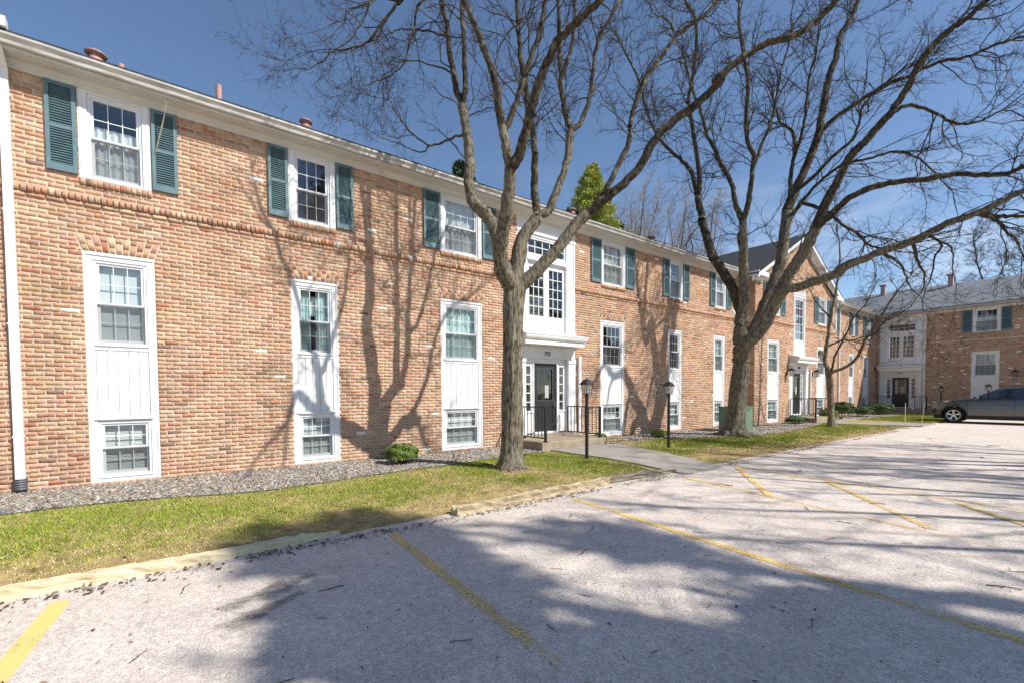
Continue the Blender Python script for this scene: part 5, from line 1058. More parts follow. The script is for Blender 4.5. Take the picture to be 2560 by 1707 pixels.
        T_ = np.repeat((Q[-1]-Q[-2])[None], 3, 0); P, Rr = shoots(np.repeat(Q[-1:], 3, 0), unit(T_), g.uniform(0.8, 1.8, 3)*scale, np.full(3, rr[-1]*0.8), 9, (0.1, 0.5), 0.2, 0.0, g); P1.append(P); R1.append(Rr)
    P1 = np.concatenate(P1); R1 = np.concatenate(R1)
    M = len(P1)*k2; S, T, r, b, t = pick(P1, R1, M, g, 0.12); P2, R2 = shoots(S, T, g.uniform(0.2, 0.75, M)*(1.1-0.4*t)*scale, np.minimum(r*0.6, twig_r*1.7*scale), 6, (0.4, 1.0), 0.24, 0.02, g)
    M = len(P2)*k3; S, T, r, b, t = pick(P2, R2, M, g, 0.1); P3, R3 = shoots(S, T, g.uniform(0.08, 0.34, M)*scale, np.full(M, twig_r*scale), 4, (0.4, 1.0), 0.22, 0.0, g)
    V1, F1 = tubes(P1, R1, 5); V2, F2 = tubes(P2, R2, 4); V3, F3 = tubes(P3, R3, 3)
    np_mesh('branches', V1, F1, 'bark2' if twigm == 'twig' else twigm, root, smooth=True, kind='stuff')
    np_mesh('crown', np.concatenate([V2, V3]), np.concatenate([F2, F3+len(V2)]), twigm, root, kind='stuff')
    return root
bare_tree('bare_tree', 'large bare tree with forked trunk in front of entrance 721', (5.09, -2.79, 0.05), LIMBS_NEAR, 11, 3.6, (0.6, 1.8), 6, 4, 1.0, 0.0036, zmin=5.7)
bare_tree('bare_tree', 'large spreading bare tree beside the green utility box', (14.6, -2.15, 0.05), LIMBS_MID, 12, 3.6, (0.9, 2.5), 8, 4, 1.25, 0.0040, zmin=4.8)
bare_tree('bare_tree', 'slim young bare tree near the 719 steps', (20.95, -2.9, 0.03), LIMBS_SLIM, 13, 2.8, (0.5, 1.6), 6, 5, 1.0, 0.0036, trunk_rough=0.004, zmin=2.4)
def wild_limbs(base, h, spread, n, seed, r=0.16):
    g = np.random.default_rng(seed); b = np.array(base, float); f = b+np.array([0, 0, h*0.28]); out = [('trunk', r, r*0.85, [tuple(b), tuple(b+(f-b)*0.5+g.normal(0, 0.05, 3)), tuple(f)])]
    for i in range(n):
        a = i*2*math.pi/n+g.uniform(-0.4, 0.4); s = spread*g.uniform(0.45, 1.0); top = b+np.array([math.cos(a)*s, math.sin(a)*s, h*g.uniform(0.75, 1.0)]); s0 = f-np.array([0, 0, g.uniform(0, h*0.1)])
        m1 = s0+(top-s0)*0.35+np.array([math.cos(a), math.sin(a), 0])*s*0.12; m2 = s0+(top-s0)*0.7+g.normal(0, 0.25, 3)
        out.append(('l', r*0.5, r*0.14, [tuple(s0), tuple(m1), tuple(m2), tuple(top)]))
        e = m1+np.array([math.cos(a+0.9)*s*0.5, math.sin(a+0.9)*s*0.5, h*0.32]); out.append(('l', r*0.28, r*0.1, [tuple(m1), tuple((m1+e)/2+g.normal(0, 0.15, 3)), tuple(e)]))
    return out
for i, (x, y, h, sp, lab) in enumerate([(33.5, 17, 18.8, 3.4, 'pale bare tree rising behind the roof right of the golden conifer'), (38.0, 17.5, 20.6, 3.8, 'taller bare tree behind the roof left of the gable'), (44.5, 17.5, 21.6, 4.2, 'bare tree behind the gable roof'), (60, -6.8, 15.6, 5.8, 'dense bare tree beyond the pale shingle roof at the right edge'), (68, 1.5, 13.4, 3.6, 'low bare tree peeking over the pale shingle roof')]):
    bare_tree('bare_tree', lab, (x, y, 0), wild_limbs((x, y, 0), h, sp, 7, 50+i, 0.2), 60+i, 1.5, (1.0, 2.4), 6, 4, 1.5, 0.0048 if x < 60 else 0.009, 'fartwig' if x < 60 else 'twig', group='bare trees behind the roofs')
# conifers
def conifer(name, label, base, h, rad, seed, cols, z0=0.15, dens=1.0, leaf=0.16, group='conifers behind the roof', taper=0.85, gaps=0.25, clump=0):
    g = np.random.default_rng(seed); root = thing(name, label, 'tree', base, group); b = np.array(base, float)
    V, F = tubes(np.array([[b, b+[0.05, 0, h*0.5], b+[0, 0.03, h*0.98]]]), np.array([[0.02*h, 0.013*h, 0.003*h]]), 8); np_mesh('trunk', V, F, 'bark2', root, smooth=True)
    nb = int(26*h/3*dens); t = np.sort(g.uniform(z0, 0.985, nb)); az = g.uniform(0, 6.28, nb); L = rad*(1-t**1.15)**taper*g.uniform(0.45, 1.2, nb)+0.12
    d = np.stack([np.cos(az), np.sin(az), 0.18+0.5*t**3], -1); d = unit(d); S = b+np.stack([0*t, 0*t, t*h], -1); n = 6; P = S[:, None]+d[:, None]*(L[:, None]*np.linspace(0, 1, n)[None])[..., None]; P[:, :, 2] += (-0.16*L[:, None]*np.linspace(0, 1, n)[None]**1.2+0.12*L[:, None]*np.linspace(0, 1, n)[None]**3)
    Rr = (0.010*L+0.006)[:, None]*np.linspace(1, 0.25, n)[None]; V, F = tubes(P, Rr, 4); np_mesh('branches', V, F, 'bark2', root, kind='stuff')
    M = int(nb*46*dens); keep = g.random(nb) > gaps; bi = np.where(keep)[0]; bsel = bi[g.integers(0, len(bi), M)]; tt = g.uniform(0.25, 1.05, M)**0.8; q = P[bsel, 0]+(P[bsel, -1]-P[bsel, 0])*tt[:, None]; q[:, 2] += -0.05*L[bsel]*np.sin(tt*3); q += g.normal(0, 1, (M, 3))*np.array([0.13, 0.13, 0.09])*(0.5+0.5*L[bsel])[:, None]
    if clump:
        nc = clump; ci = bi[g.integers(0, len(bi), nc)]; tc_ = g.uniform(0.45, 1.0, nc); cc = P[ci, 0]+(P[ci, -1]-P[ci, 0])*tc_[:, None]
        lx = cc[:, 0]-cc[:, 2]*SDIR.x/SDIR.z; ly = cc[:, 1]-cc[:, 2]*SDIR.y/SDIR.z      # crowns shaped for their shadow: clumps kept only where it lands in chosen patches
        fx = 3.78+(ly+5.8)*0.08
        ok = ((lx > 0.62) & (lx < 2.15) & (ly < -4.0)) | ((np.abs(lx-fx) < 0.14) & (ly < -5.8)) | ((lx > 0.5) & (lx < 3.9) & (ly < -8.5)) | (((lx-3.2)/0.3)**2+((ly+6.0)/0.25)**2 < 1)
        ok &= ((lx-2.55)/0.5)**2+((ly+5.7)/0.42)**2 > 1; ok &= (g.random(nc) < 0.8); cc = cc[ok][:clump//4]; nc = len(cc); M = nc*40; bsel = bsel[g.integers(0, len(bsel), M)]; w_ = g.integers(0, nc, M); q = cc[w_]+g.normal(0, 1, (M, 3))*np.array([0.21, 0.21, 0.13])*g.uniform(0.6, 1.2, nc)[w_][:, None]
    o = unit(d[bsel]+g.normal(0, 0.55, (M, 3))+np.array([0, 0, 0.15])); s = unit(np.cross(o, g.normal(0, 1, (M, 3)))); ln = leaf*g.uniform(0.6, 1.3, M)[:, None]; wd = ln*0.22
    V = np.stack([q-s*wd*0.4, q+s*wd*0.4, q+o*ln*0.6+s*wd, q+o*ln, q+o*ln*0.6-s*wd], 1); V = V[:, [0, 1, 2, 3, 4]]
    F = np.concatenate([np.stack([np.arange(M)*5, np.arange(M)*5+1, np.arange(M)*5+2, np.arange(M)*5+4], -1)]); F2 = np.stack([np.arange(M)*5+4, np.arange(M)*5+2, np.arange(M)*5+3, np.arange(M)*5+3], -1)
    c = np.array([lin(*k) for k in cols]); T = c[g.integers(0, len(c), M)]*g.uniform(0.7, 1.25, (M, 1))
    tri = np.concatenate([F[:, :3], np.stack([F[:, 0], F[:, 2], F[:, 3]], -1), F2[:, :3]]); np_mesh('crown', V.reshape(-1, 3), tri, 'needle', root, np.repeat(T, 5, 0), kind='stuff'); return root
GOLD = [(194, 194, 98), (172, 180, 90), (206, 202, 116), (140, 156, 80)]; DARK = [(62, 88, 64), (76, 104, 74), (52, 74, 58), (94, 118, 80)]
conifer('conifer_tree', 'golden green conifer rising above the roof left of the bare trees', (25.4, 14, 0), 18.2, 5.4, 71, GOLD, 0.55, 4.2, 0.15, taper=0.95, gaps=0.38)
conifer('conifer_tree', 'dark conifer just left of the golden one', (22.9, 13.5, 0), 14.3, 2.4, 72, DARK, 0.55, 1.6, 0.24, taper=0.8)
conifer('conifer_tree', 'dark conifer leaning out right of the golden one', (28.3, 14, 0), 14.5, 2.4, 73, DARK, 0.55, 1.6, 0.24, taper=0.8)
conifer('conifer_tree', 'dark conifer tip showing behind the nearest tree', (14.3, 14, 0), 15.0, 3.4, 74, DARK, 0.55, 1.8, 0.24, taper=0.8)
SHADE = [(8.4, -18.8, 15.4, 3.6, 420), (10.4, -20.0, 16.5, 3.4, 420), (5.9, -14.9, 9.5, 2.6, 300)]
# pines standing on the camera's side of the lot: out of the picture, they shade the asphalt and show in the window panes
for i, (x, y, h, r, cl) in enumerate(SHADE):
    conifer('pine_tree', ['tall pine at the near side of the lot', 'broad pine at the near side of the lot', 'pine at the far end of the near verge', 'slim pine on the near verge', 'pine right of the near verge'][i % 5]+', outside the picture', (x, y, 0), h, r, 80+i, DARK, 0.40, 0.9, 0.34, 'pines on the near verge', taper=0.5, gaps=0.2, clump=cl)
for i, (x, y, h, sp, lab) in enumerate([(17.5, -15.5, 11.5, 4.0, 'bare tree on the near verge right of the pines'), (13.0, -16.2, 11.0, 3.6, 'bare tree on the near verge beside the pines')]):   # verge_bare
    bare_tree('bare_tree', lab+', outside the picture', (x, y, 0), wild_limbs((x, y, 0), h, sp, 7, 90+i, 0.22), 95+i, 1.4, (1.0, 2.4), 6, 3, 1.5, 0.007, 'twig', group='bare trees on the near verge')
# ================================================================ stoops and railings
def stoop(x0, x1, y0, y1, z0, z1, label, sill=None):
    mb = MB(); b = 0.015
    mb.box(x0, x1, y0, y1, z0, z1-b); mb.prism([(y0, z1-b), (y0+b, z1), (y1, z1), (y1, z1-b)], x0+0.004, x1-0.004)
    o = mb.build('entrance_stoop', 'concrete'); tag(o, label, 'stoop', 'concrete entrance stoops')
    if sill: MB().box(*sill).build('door_step', 'concrete', o)
    return o
stoop(7.08, 9.32, -1.40, -0.04, -0.05, 0.28, 'broad tan concrete stoop behind the nearest tree trunk', (7.45, 9.56, -0.32, -0.042, 0.279, 0.345))
stoop(22.68, 24.90, -1.75, -0.64, -0.05, 0.27, 'tan concrete stoop under the gable, before the 719 door', (22.75, 24.8, -0.90, -0.642, 0.269, 0.345))
o = stoop(-0.55, 1.7, -1.25, -0.04, -0.05, 0.27, 'shaded concrete stoop in the far corner', (-1.0, 1.0, -0.35, -0.042, 0.269, 0.345)); o.rotation_euler = (0, 0, -math.pi/2); o.location = (37.57, -0.9, 0)
def railing(p, q, z0, z1, label, n=9, big='q'):
    """p wall end, q free end"""
    root = thing('handrail', label, 'railing', (p[0], p[1], z0), 'black iron handrails'); P, Q = Vector((*p, 0)), Vector((*q, 0)); d = (Q-P).normalized(); s = Vector((-d.y, d.x, 0))
    def bar(a, b, za, zb, w, name):
        mb = MB(); k = []
        for c, z in ((a, za), (b, zb)):
            for u in (-1, 1): k.append((c+s*w*u, z))
        v = [(*k[0][0].xy, za-w), (*k[1][0].xy, za-w), (*k[1][0].xy, za+w), (*k[0][0].xy, za+w), (*k[2][0].xy, zb-w), (*k[3][0].xy, zb-w), (*k[3][0].xy, zb+w), (*k[2][0].xy, zb+w)]
        for f in ((0, 1, 2, 3), (7, 6, 5, 4), (0, 4, 5, 1), (1, 5, 6, 2), (2, 6, 7, 3), (3, 7, 4, 0)): mb.quad([v[i] for i in f])
        mb.build(name, 'black', root)
    def post(c, w, za, zb, name):
        mb = MB().box(c.x-w, c.x+w, c.y-w, c.y+w, za, zb)
        if name == 'post': mb.box(c.x-w*2.2, c.x+w*2.2, c.y-w*2.2, c.y+w*2.2, za, za+0.012)
        mb.build(name, 'black', root)
    bar(P, Q, z1, z1, 0.014, 'top_rail'); bar(P, Q, z0+0.09, z0+0.09, 0.013, 'bottom_rail'); post(Q, 0.027, z0, z1+0.02, 'post'); post(P, 0.013, z0, z1-0.014, 'post')
    for i in range(1, n): post(P+(Q-P)*(i/n), 0.0075, z0+0.103, z1-0.014, 'baluster')
railing((7.24, -0.12), (7.24, -1.33), 0.28, 1.12, 'black iron handrail partly behind the nearest tree trunk')
railing((9.16, -0.12), (9.16, -1.33), 0.28, 1.08, 'black iron handrail behind the nearest lamp post')
railing((22.76, -0.66), (22.76, -1.68), 0.27, 1.12, 'black iron handrail left of the gabled entrance')
railing((24.80, -0.66), (24.80, -1.68), 0.27, 1.12, 'black iron handrail right of the gabled entrance')
railing((36.42, -0.42), (36.42, -1.25), 0.27, 1.10, 'black iron handrail left of the shaded corner entrance')
railing((36.42, -2.26), (36.42, -2.82), 0.27, 1.10, 'black iron handrail right of the shaded corner entrance', 7)
# ================================================================ lanterns
def lantern(root, c, w, h, m='black'):
    x, y, z = c; b = MB(); wb = w*0.78          # tapered square cage on z..z+h
    b.box(x-wb*0.5, x+wb*0.5, y-wb*0.5, y+wb*0.5, z, z+0.018)
    for i in (-1, 1):
        for j in (-1, 1): b.tube([(x+i*wb*0.46, y+j*wb*0.46, z+0.018), (x+i*w*0.47, y+j*w*0.47, z+h)], 0.007, 4)
    for zz, ww in ((z+h*0.5, (w+wb)/2),):
        for i in (-1, 1): b.box(x-ww*0.46, x+ww*0.46, y+i*ww*0.465-0.003, y+i*ww*0.465+0.003, zz-0.003, zz+0.003); b.box(x+i*ww*0.465-0.003, x+i*ww*0.465+0.003, y-ww*0.46, y+ww*0.46, zz-0.003, zz+0.003)
    for i in (-1, 1): b.box(x-0.003, x+0.003, y+i*(w+wb)*0.2325-0.003, y+i*(w+wb)*0.2325+0.003, z+0.018, z+h); b.box(x+i*(w+wb)*0.2325-0.003, x+i*(w+wb)*0.2325+0.003, y-0.003, y+0.003, z+0.018, z+h)
    b.build('lantern_frame', m, root)
    for i in range(4):
        a = i*math.pi/2; ca, sa = math.cos(a), math.sin(a); q = []
        for u, ww, zz in ((-1, wb, z+0.018), (1, wb, z+0.018), (1, w, z+h), (-1, w, z+h)): lx, ly = u*ww*0.45, -ww*0.455; q.append((x+lx*ca-ly*sa, y+lx*sa+ly*ca, zz))
        MB().quad(q).build('pane', MAT['frosted'], root)
    r = MB(); k = w*0.62
    for (ra, za), (rb, zb_) in (((k, z+h), (k*0.98, z+h+0.018)), ((k*0.98, z+h+0.018), (k*0.55, z+h+0.085)), ((k*0.55, z+h+0.085), (k*0.42, z+h+0.10)), ((k*0.42, z+h+0.10), (k*0.1, z+h+0.12))):
        A = [(x-ra, y-ra, za), (x+ra, y-ra, za), (x+ra, y+ra, za), (x-ra, y+ra, za)]; B = [(x-rb, y-rb, zb_), (x+rb, y-rb, zb_), (x+rb, y+rb, zb_), (x-rb, y+rb, zb_)]
        for i in range(4): j = (i+1) % 4; r.quad([A[i], A[j], B[j], B[i]])
    r.quad([(x-k, y-k, z+h), (x-k, y+k, z+h), (x+k, y+k, z+h), (x+k, y-k, z+h)]); r.lathe([(0.012, z+h+0.12), (0.018, z+h+0.135), (0.010, z+h+0.15), (0.002, z+h+0.165)], (x, y, 0), 8)
    r.build('lantern_roof', m, root); MB().lathe([(0.012, z+0.02), (0.022, z+0.06), (0.022, z+h*0.7), (0.006, z+h*0.8)], (x, y, 0), 10).build('bulb', 'paper', root)
fm = bpy.data.materials.new('seeded_lantern_glass'); fm.use_nodes = True; n_, l_ = nodes_of(fm); n_.clear(); o_ = n_.new('ShaderNodeOutputMaterial'); a_ = n_.new('ShaderNodeBsdfTransparent'); b_ = n_.new('ShaderNodeBsdfTranslucent'); b_.inputs['Color'].default_value = (0.8, 0.78, 0.7, 1); d_ = n_.new('ShaderNodeBsdfPrincipled'); d_.inputs['Base Color'].default_value = (0.72, 0.7, 0.64, 1); d_.inputs['Roughness'].default_value = 0.2; x1 = n_.new('ShaderNodeMixShader'); x1.inputs['Fac'].default_value = 0.45; x2 = n_.new('ShaderNodeMixShader'); x2.inputs['Fac'].default_value = 0.42
l_(b_.outputs[0], x1.inputs[1]); l_(d_.outputs[0], x1.inputs[2]); l_(a_.outputs[0], x2.inputs[1]); l_(x1.outputs[0], x2.inputs[2]); l_(x2.outputs[0], o_.inputs['Surface']); MAT['frosted'] = fm
def lamp_post(x, y, z0, top, label, w=0.178):
    root = thing('lamp_post', label, 'lamp', (x, y, z0), 'lamp posts on the lawn'); h = top-0.165
    MB().lathe([(0.05, z0-0.1), (0.05, z0+0.02), (0.036, z0+0.03), (0.036, h-0.26), (0.043, h-0.25), (0.043, h-0.22), (0.03, h-0.20)], (x, y, 0), 14).build('post', 'black', root, smooth=False)
    lantern(root, (x, y, h-0.20), w, 0.20)
lamp_post(7.06, -2.85, 0.05, 1.80, 'black lamp post beside the 721 path')
lamp_post(10.15, -2.75, 0.04, 1.78, 'black lamp post on the lawn between path and second tree')
lamp_post(35.2, -3.66, 0.03, 1.74, 'small dark lamp post left of the parked car', 0.20)
lamp_post(33.6, -5.72, 0.03, 1.80, 'lamp post whose lantern shows over the car bonnet', 0.22)
def wall_lantern(c, nrm, label):
    root = thing('wall_lantern', label, 'lamp', c, 'wall lanterns'); x, y, z = c; nx, ny = nrm
    lantern(root, (x+nx*0.20, y+ny*0.20, z-0.16), 0.19, 0.24)
    mb = MB(); mb.tube([(x+nx*0.01, y+ny*0.01, z-0.06), (x+nx*0.08, y+ny*0.08, z+0.18), (x+nx*0.16, y+ny*0.16, z+0.30), (x+nx*0.22, y+ny*0.22, z+0.28), (x+nx*0.20, y+ny*0.20, z+0.22)], 0.008, 6)
    mb.box(x-0.05 if ny else min(x, x+nx*0.02), x+0.05 if ny else max(x, x+nx*0.02), y-0.05 if nx else min(y, y+ny*0.02), y+0.05 if nx else max(y, y+ny*0.02), z-0.12, z+0.08); mb.build('bracket', 'black', root)
wall_lantern((22.45, -0.61, 2.30), (0, -1), 'black wall lantern left of entrance 719'); wall_lantern((25.35, -0.61, 2.30), (0, -1), 'black wall lantern right of entrance 719')
wall_lantern((37.56, -6.30, 2.35), (-1, 0), 'black wall lantern on the shaded brick above the parked car')
# ================================================================ shrubs
def shrub(x, y, z, rx, ry, h, label, seed, cols, n=5200, leaf=0.022, flat=0.6):
    n = int(n*1.7)
    g = np.random.default_rng(seed); root = thing('boxwood_shrub', label, 'shrub', (x, y, z), 'clipped shrubs by the wall')
    d = unit(g.normal(0, 1, (n, 3))); d[:, 2] = np.abs(d[:, 2])*1.0-0.25*(g.random(n) < 0.35); d = unit(d); lump = 1+0.10*np.sin(d[:, 0]*7+seed)*np.sin(d[:, 1]*6)+0.07*np.sin(d[:, 2]*11+d[:, 0]*5)
    r = g.uniform(0.70, 1.03, n)**0.6*lump; sup = (np.abs(d)**3).sum(1)**(-1/3)*0.93
    q = d*(r*sup)[:, None]*np.array([rx, ry, h*0.56])+np.array([x, y, z+h*0.44]); q[:, 2] = np.maximum(q[:, 2], z+0.02)
    nrm = unit(d+g.normal(0, 0.6, (n, 3))); a = unit(np.cross(nrm, g.normal(0, 1, (n, 3)))); b = np.cross(nrm, a); s = (leaf*g.uniform(0.6, 1.3, n))[:, None]
    V = np.stack([q-a*s, q-b*s*flat, q+a*s, q+b*s*flat], 1); c = np.array([lin(*k) for k in cols]); T = c[g.integers(0, len(c), n)]*g.uniform(0.75, 1.25, (n, 1))
    np_mesh('foliage', V.reshape(-1, 3), np.arange(n*4).reshape(-1, 4), 'leaf', root, np.repeat(T, 4, 0), kind='stuff')
    mb = MB()
    for i in range(7): an = i*0.9; mb.tube([(x+math.cos(an)*0.02, y+math.sin(an)*0.02, z-0.03), (x+math.cos(an)*rx*0.4, y+math.sin(an)*ry*0.4, z+h*0.4), (x+math.cos(an)*rx*0.7, y+math.sin(an)*ry*0.7, z+h*0.75)], [0.012, 0.008, 0.003], 5)
    mb.build('stems', 'bark2', root)
BOX = [(96, 116, 46), (118, 134, 56), (80, 102, 42), (146, 154, 76)]; YEL = [(128, 140, 52), (110, 126, 46), (150, 156, 70)]; YEW = [(70, 92, 46), (86, 108, 52), (60, 80, 42), (108, 124, 64)]
shrub(3.72, -1.02, 0.06, 0.31, 0.29, 0.43, 'round clipped boxwood on the gravel between the windows', 1, BOX, 9000, 0.016)
shrub(9.95, -0.62, 0.05, 0.20, 0.16, 0.24, 'small light green shrub right of the 721 steps', 2, YEL, 2200)
shrub(12.35, -0.95, 0.04, 0.26, 0.22, 0.24, 'low light green shrub under the second lamp post', 3, YEL, 2400)
shrub(21.75, -1.30, 0.05, 0.62, 0.34, 0.32, 'low dark clipped shrub left of the 719 steps', 4, YEW, 4200)
shrub(25.5, -1.25, 0.05, 0.42, 0.36, 0.52, 'yellow green shrub behind the 719 handrail', 5, YEL, 4200, 0.026)
shrub(27.4, -1.22, 0.05, 0.52, 0.50, 0.86, 'tall rounded dark green shrub nearest the slim tree', 6, YEW, 8000, 0.026)
shrub(30.4, -1.25, 0.05, 0.62, 0.58, 0.54, 'low rounded shrub in the middle of the corner row', 7, YEW, 6000, 0.028)
shrub(33.5, -1.30, 0.05, 0.80, 0.68, 0.66, 'wide clipped shrub next to the 717 steps', 8, YEW, 7500, 0.03)
# a twiggy dead shrub and a weed stalk in the gravel
mb = MB(); g = np.random.default_rng(9)
for i in range(9):
    a = g.uniform(0, 6.28); p = np.array([4.72, -1.40, 0.05]); q = [p]
    for j in range(4): p = p+np.array([math.cos(a)*0.035, math.sin(a)*0.03, g.uniform(0.05, 0.09)]); a += g.normal(0, 0.6); q.append(p)
    mb.tube(q, [0.005, 0.004, 0.003, 0.002, 0.001], 5)
mb.tube([(4.55, -1.62, 0.06), (4.75, -1.66, 0.075), (4.95, -1.9, 0.08), (5.0, -2.3, 0.07)], [0.008, 0.014, 0.02, 0.03], 6)
tag(mb.build('dead_shrub', 'bark2'), 'leafless twiggy shoots in the gravel left of the nearest trunk', 'dead shrub')
root = thing('garden_ornament', 'thin stake with an orange flower ornament under the 719 window', 'ornament', (20.6, -1.2, 0.05)); MB().tube([(20.6, -1.2, 0.0), (20.6, -1.2, 0.75)], 0.006, 5).build('stake', 'black', root)
MAT['orange'] = mat('faded_orange_plastic', lin(214, 160, 96), 0.6, 0.2, 30); mb = MB()
for i in range(8): a = i*math.pi/4; mb.quad([(20.6, -1.205, 0.8), (20.6+0.03*math.cos(a-0.3), -1.215, 0.8+0.03*math.sin(a-0.3)), (20.6+0.11*math.cos(a), -1.20, 0.8+0.11*math.sin(a)), (20.6+0.03*math.cos(a+0.3), -1.215, 0.8+0.03*math.sin(a+0.3))])
mb.lathe([(0.03, -0.01), (0.03, 0.02), (0.01, 0.03)], (20.6, -1.2, 0.79), 8); mb.build('flower', 'orange', root)
for (x, y, tx, lab) in ((22.8, -4.72, 0.0, 'thin pale marker rod at the end of the lawn, left one'), (24.75, -4.82, -0.10, 'leaning pale marker rod at the lot edge near the car')):
    tag(MB().tube([(x, y, -0.1), (x, y+tx, 0.98)], 0.011, 6).build('marker_rod', 'palewood'), lab, 'marker rod', 'snow marker rods')
# ================================================================ utility box
ub = thing('utility_box', 'pale green metal utility box behind the second tree trunk', 'utility box', (16.25, -1.4, 0.03))
mb = MB(); mb.box(15.85, 16.68, -1.80, -1.0, 0.08, 0.90); mb.prism([(-1.83, 0.90), (-1.83, 0.925), (-1.4, 0.955), (-0.97, 0.925), (-0.97, 0.90)], 15.82, 16.71); mb.build('cabinet', 'boxgreen', ub)
MB().box(15.72, 16.81, -1.92, -0.9, -0.05, 0.079).build('pad', 'concrete', ub); MB().box(15.88, 16.65, -1.814, -1.801, 0.11, 0.87).build('door', 'boxgreen', ub)
mb = MB(); mb.box(16.28, 16.32, -1.826, -1.8145, 0.76, 0.83); mb.build('latch', 'black', ub)
# ================================================================ car
def car_paint():
    m = mat('grey_metallic_car_paint', (0.07, 0.072, 0.078), 0.28, 0.03, 2, spec=0.5, metal=0.55); b = m.node_tree.nodes['Principled BSDF']; b.inputs['Coat Weight'].default_value = 1.0; b.inputs['Coat Roughness'].default_value = 0.04; return m
MAT['carpaint'] = car_paint(); MAT['rubber'] = mat('tyre_rubber', (0.018, 0.018, 0.019), 0.85, 0.15, 20); MAT['cladding'] = mat('black_plastic_cladding', (0.02, 0.02, 0.021), 0.65, 0.1, 20); MAT['alloy'] = mat('silver_alloy', (0.55, 0.56, 0.58), 0.3, 0.05, 9, metal=0.9); MAT['chrome'] = mat('chrome', (0.7, 0.7, 0.72), 0.12, 0.02, 9, metal=1.0); MAT['headlamp'] = mat('headlamp_lens', (0.55, 0.57, 0.58), 0.08, 0.05, 30, spec=0.8); MAT['redlens'] = mat('tail_lamp_red', (0.3, 0.01, 0.01), 0.15, 0.05, 30)
def car():
    root = thing('parked_car', 'grey metallic SUV parked nose in, cut by the right edge', 'car', (0, 0, 0), local=(0, 0, 0))
    # local frame: x forward (nose), y to its left, z up; stations give half width and heights
    ST = [  # x, half width low, half width belt, z bottom, z crease, z belt(top of body side), z roof centre, half width roof
        (2.22, 0.55, 0.50, 0.36, 0.52, 0.66, 0.70, 0.46), (2.17, 0.72, 0.66, 0.26, 0.56, 0.78, 0.83, 0.58), (2.02, 0.83, 0.79, 0.22, 0.62, 0.89, 0.94, 0.70), (1.75, 0.89, 0.86, 0.20, 0.68, 0.97, 1.01, 0.77), (1.30, 0.915, 0.885, 0.20, 0.72, 1.02, 1.065, 0.80),
        (0.92, 0.92, 0.89, 0.20, 0.74, 1.045, 1.10, 0.80), (0.80, 0.92, 0.89, 0.20, 0.74, 1.05, 1.14, 0.78), (0.40, 0.92, 0.885, 0.20, 0.75, 1.06, 1.38, 0.70), (0.10, 0.92, 0.885, 0.20, 0.75, 1.065, 1.53, 0.64), (-0.20, 0.92, 0.885, 0.20, 0.76, 1.07, 1.60, 0.62), (-0.75, 0.92, 0.885, 0.20, 0.76, 1.08, 1.635, 0.62), (-1.30, 0.92, 0.885, 0.20, 0.77, 1.10, 1.62, 0.62), (-1.75, 0.915, 0.88, 0.21, 0.78, 1.13, 1.57, 0.61), (-2.02, 0.90, 0.86, 0.24, 0.79, 1.15, 1.47, 0.60), (-2.16, 0.85, 0.80, 0.30, 0.80, 1.12, 1.20, 0.62), (-2.24, 0.70, 0.66, 0.40, 0.74, 0.90, 0.93, 0.55)]
    def ring(s):
        x, wl, wb, z0, zc, zb, zr, wr = s; hasg = zr-zb > 0.1
        P = [(0, z0), (wl*0.90, z0), (wl*0.985, z0+0.10), (wl, zc-0.06), (wl*0.992, zc+0.02), (wb, zb-0.03), (wb*0.985, zb)]
        P += [(wb*0.965, zb+0.015), (wr+(wb-wr)*0.18, zr-(0.13 if hasg else 0.02)), (wr, zr-(0.06 if hasg else 0.012)), (wr*0.75, zr-0.015), (0, zr)]
        return [(x, y, z) for y, z in P]
    n = 12
    def loft(rows, sel, mb, only=0):
        for i in range(len(rows)-1):
            for j in range(n-1):
                if sel(i, j):
                    for sgn in ((only,) if only else (1, -1)):
                        q = [rows[i][j], rows[i+1][j], rows[i+1][j+1], rows[i][j+1]]; q = [(a, b*sgn, c) for a, b, c in q]; mb.quad(q if sgn > 0 else q[::-1])
    rows = [ring(s) for s in ST]; gl = lambda i, j: j == 7 and 6 <= i <= 12
    ws = lambda i, j: j >= 8 and 6 <= i <= 7
    rw = lambda i, j: j >= 8 and i == 13
    body = MB(); loft(rows, lambda i, j: not gl(i, j) and not ws(i, j) and not rw(i, j), body)
    for r_, rev in ((rows[0], 0), (rows[-1], 1)): body.quad([(a, b, c) for a, b, c in r_]+[(a, -b, c) for a, b, c in r_[::-1]])
    bo = body.build('body', 'carpaint', root)
    bm = bmesh.new(); bm.from_mesh(bo.data); bmesh.ops.remove_doubles(bm, verts=bm.verts, dist=0.0008); bmesh.ops.recalc_face_normals(bm, faces=bm.faces); bm.to_mesh(bo.data); bm.free()
    sub = bo.modifiers.new('round', 'SUBSURF'); sub.levels = 2; sub.render_levels = 2
    sol = bo.modifiers.new('skin', 'SOLIDIFY'); sol.thickness = 0.02; sol.offset = -1
    # cut the wheel wells out of the body
    cut = MB()
    for wx in (1.42, -1.25):
        for s in (-1, 1):
            k = len(cut.v); m = 28; a = [2*math.pi*i/m for i in range(m)]
            for yy in (s*0.60, s*1.2): cut.v += [(wx+0.405*math.cos(t), yy, 0.345+0.405*math.sin(t)) for t in a]
            for i in range(m): j = (i+1) % m; cut.f.append((k+i, k+j, k+m+j, k+m+i)); cut.m.append(0)
            cut.f += [tuple(range(k, k+m)), tuple(range(k+2*m-1, k+m-1, -1))]; cut.m += [0, 0]
    co = cut.build('cutter', 'cladding'); bm = bmesh.new(); bm.from_mesh(co.data); bmesh.ops.recalc_face_normals(bm, faces=bm.faces); bm.to_mesh(co.data); bm.free()
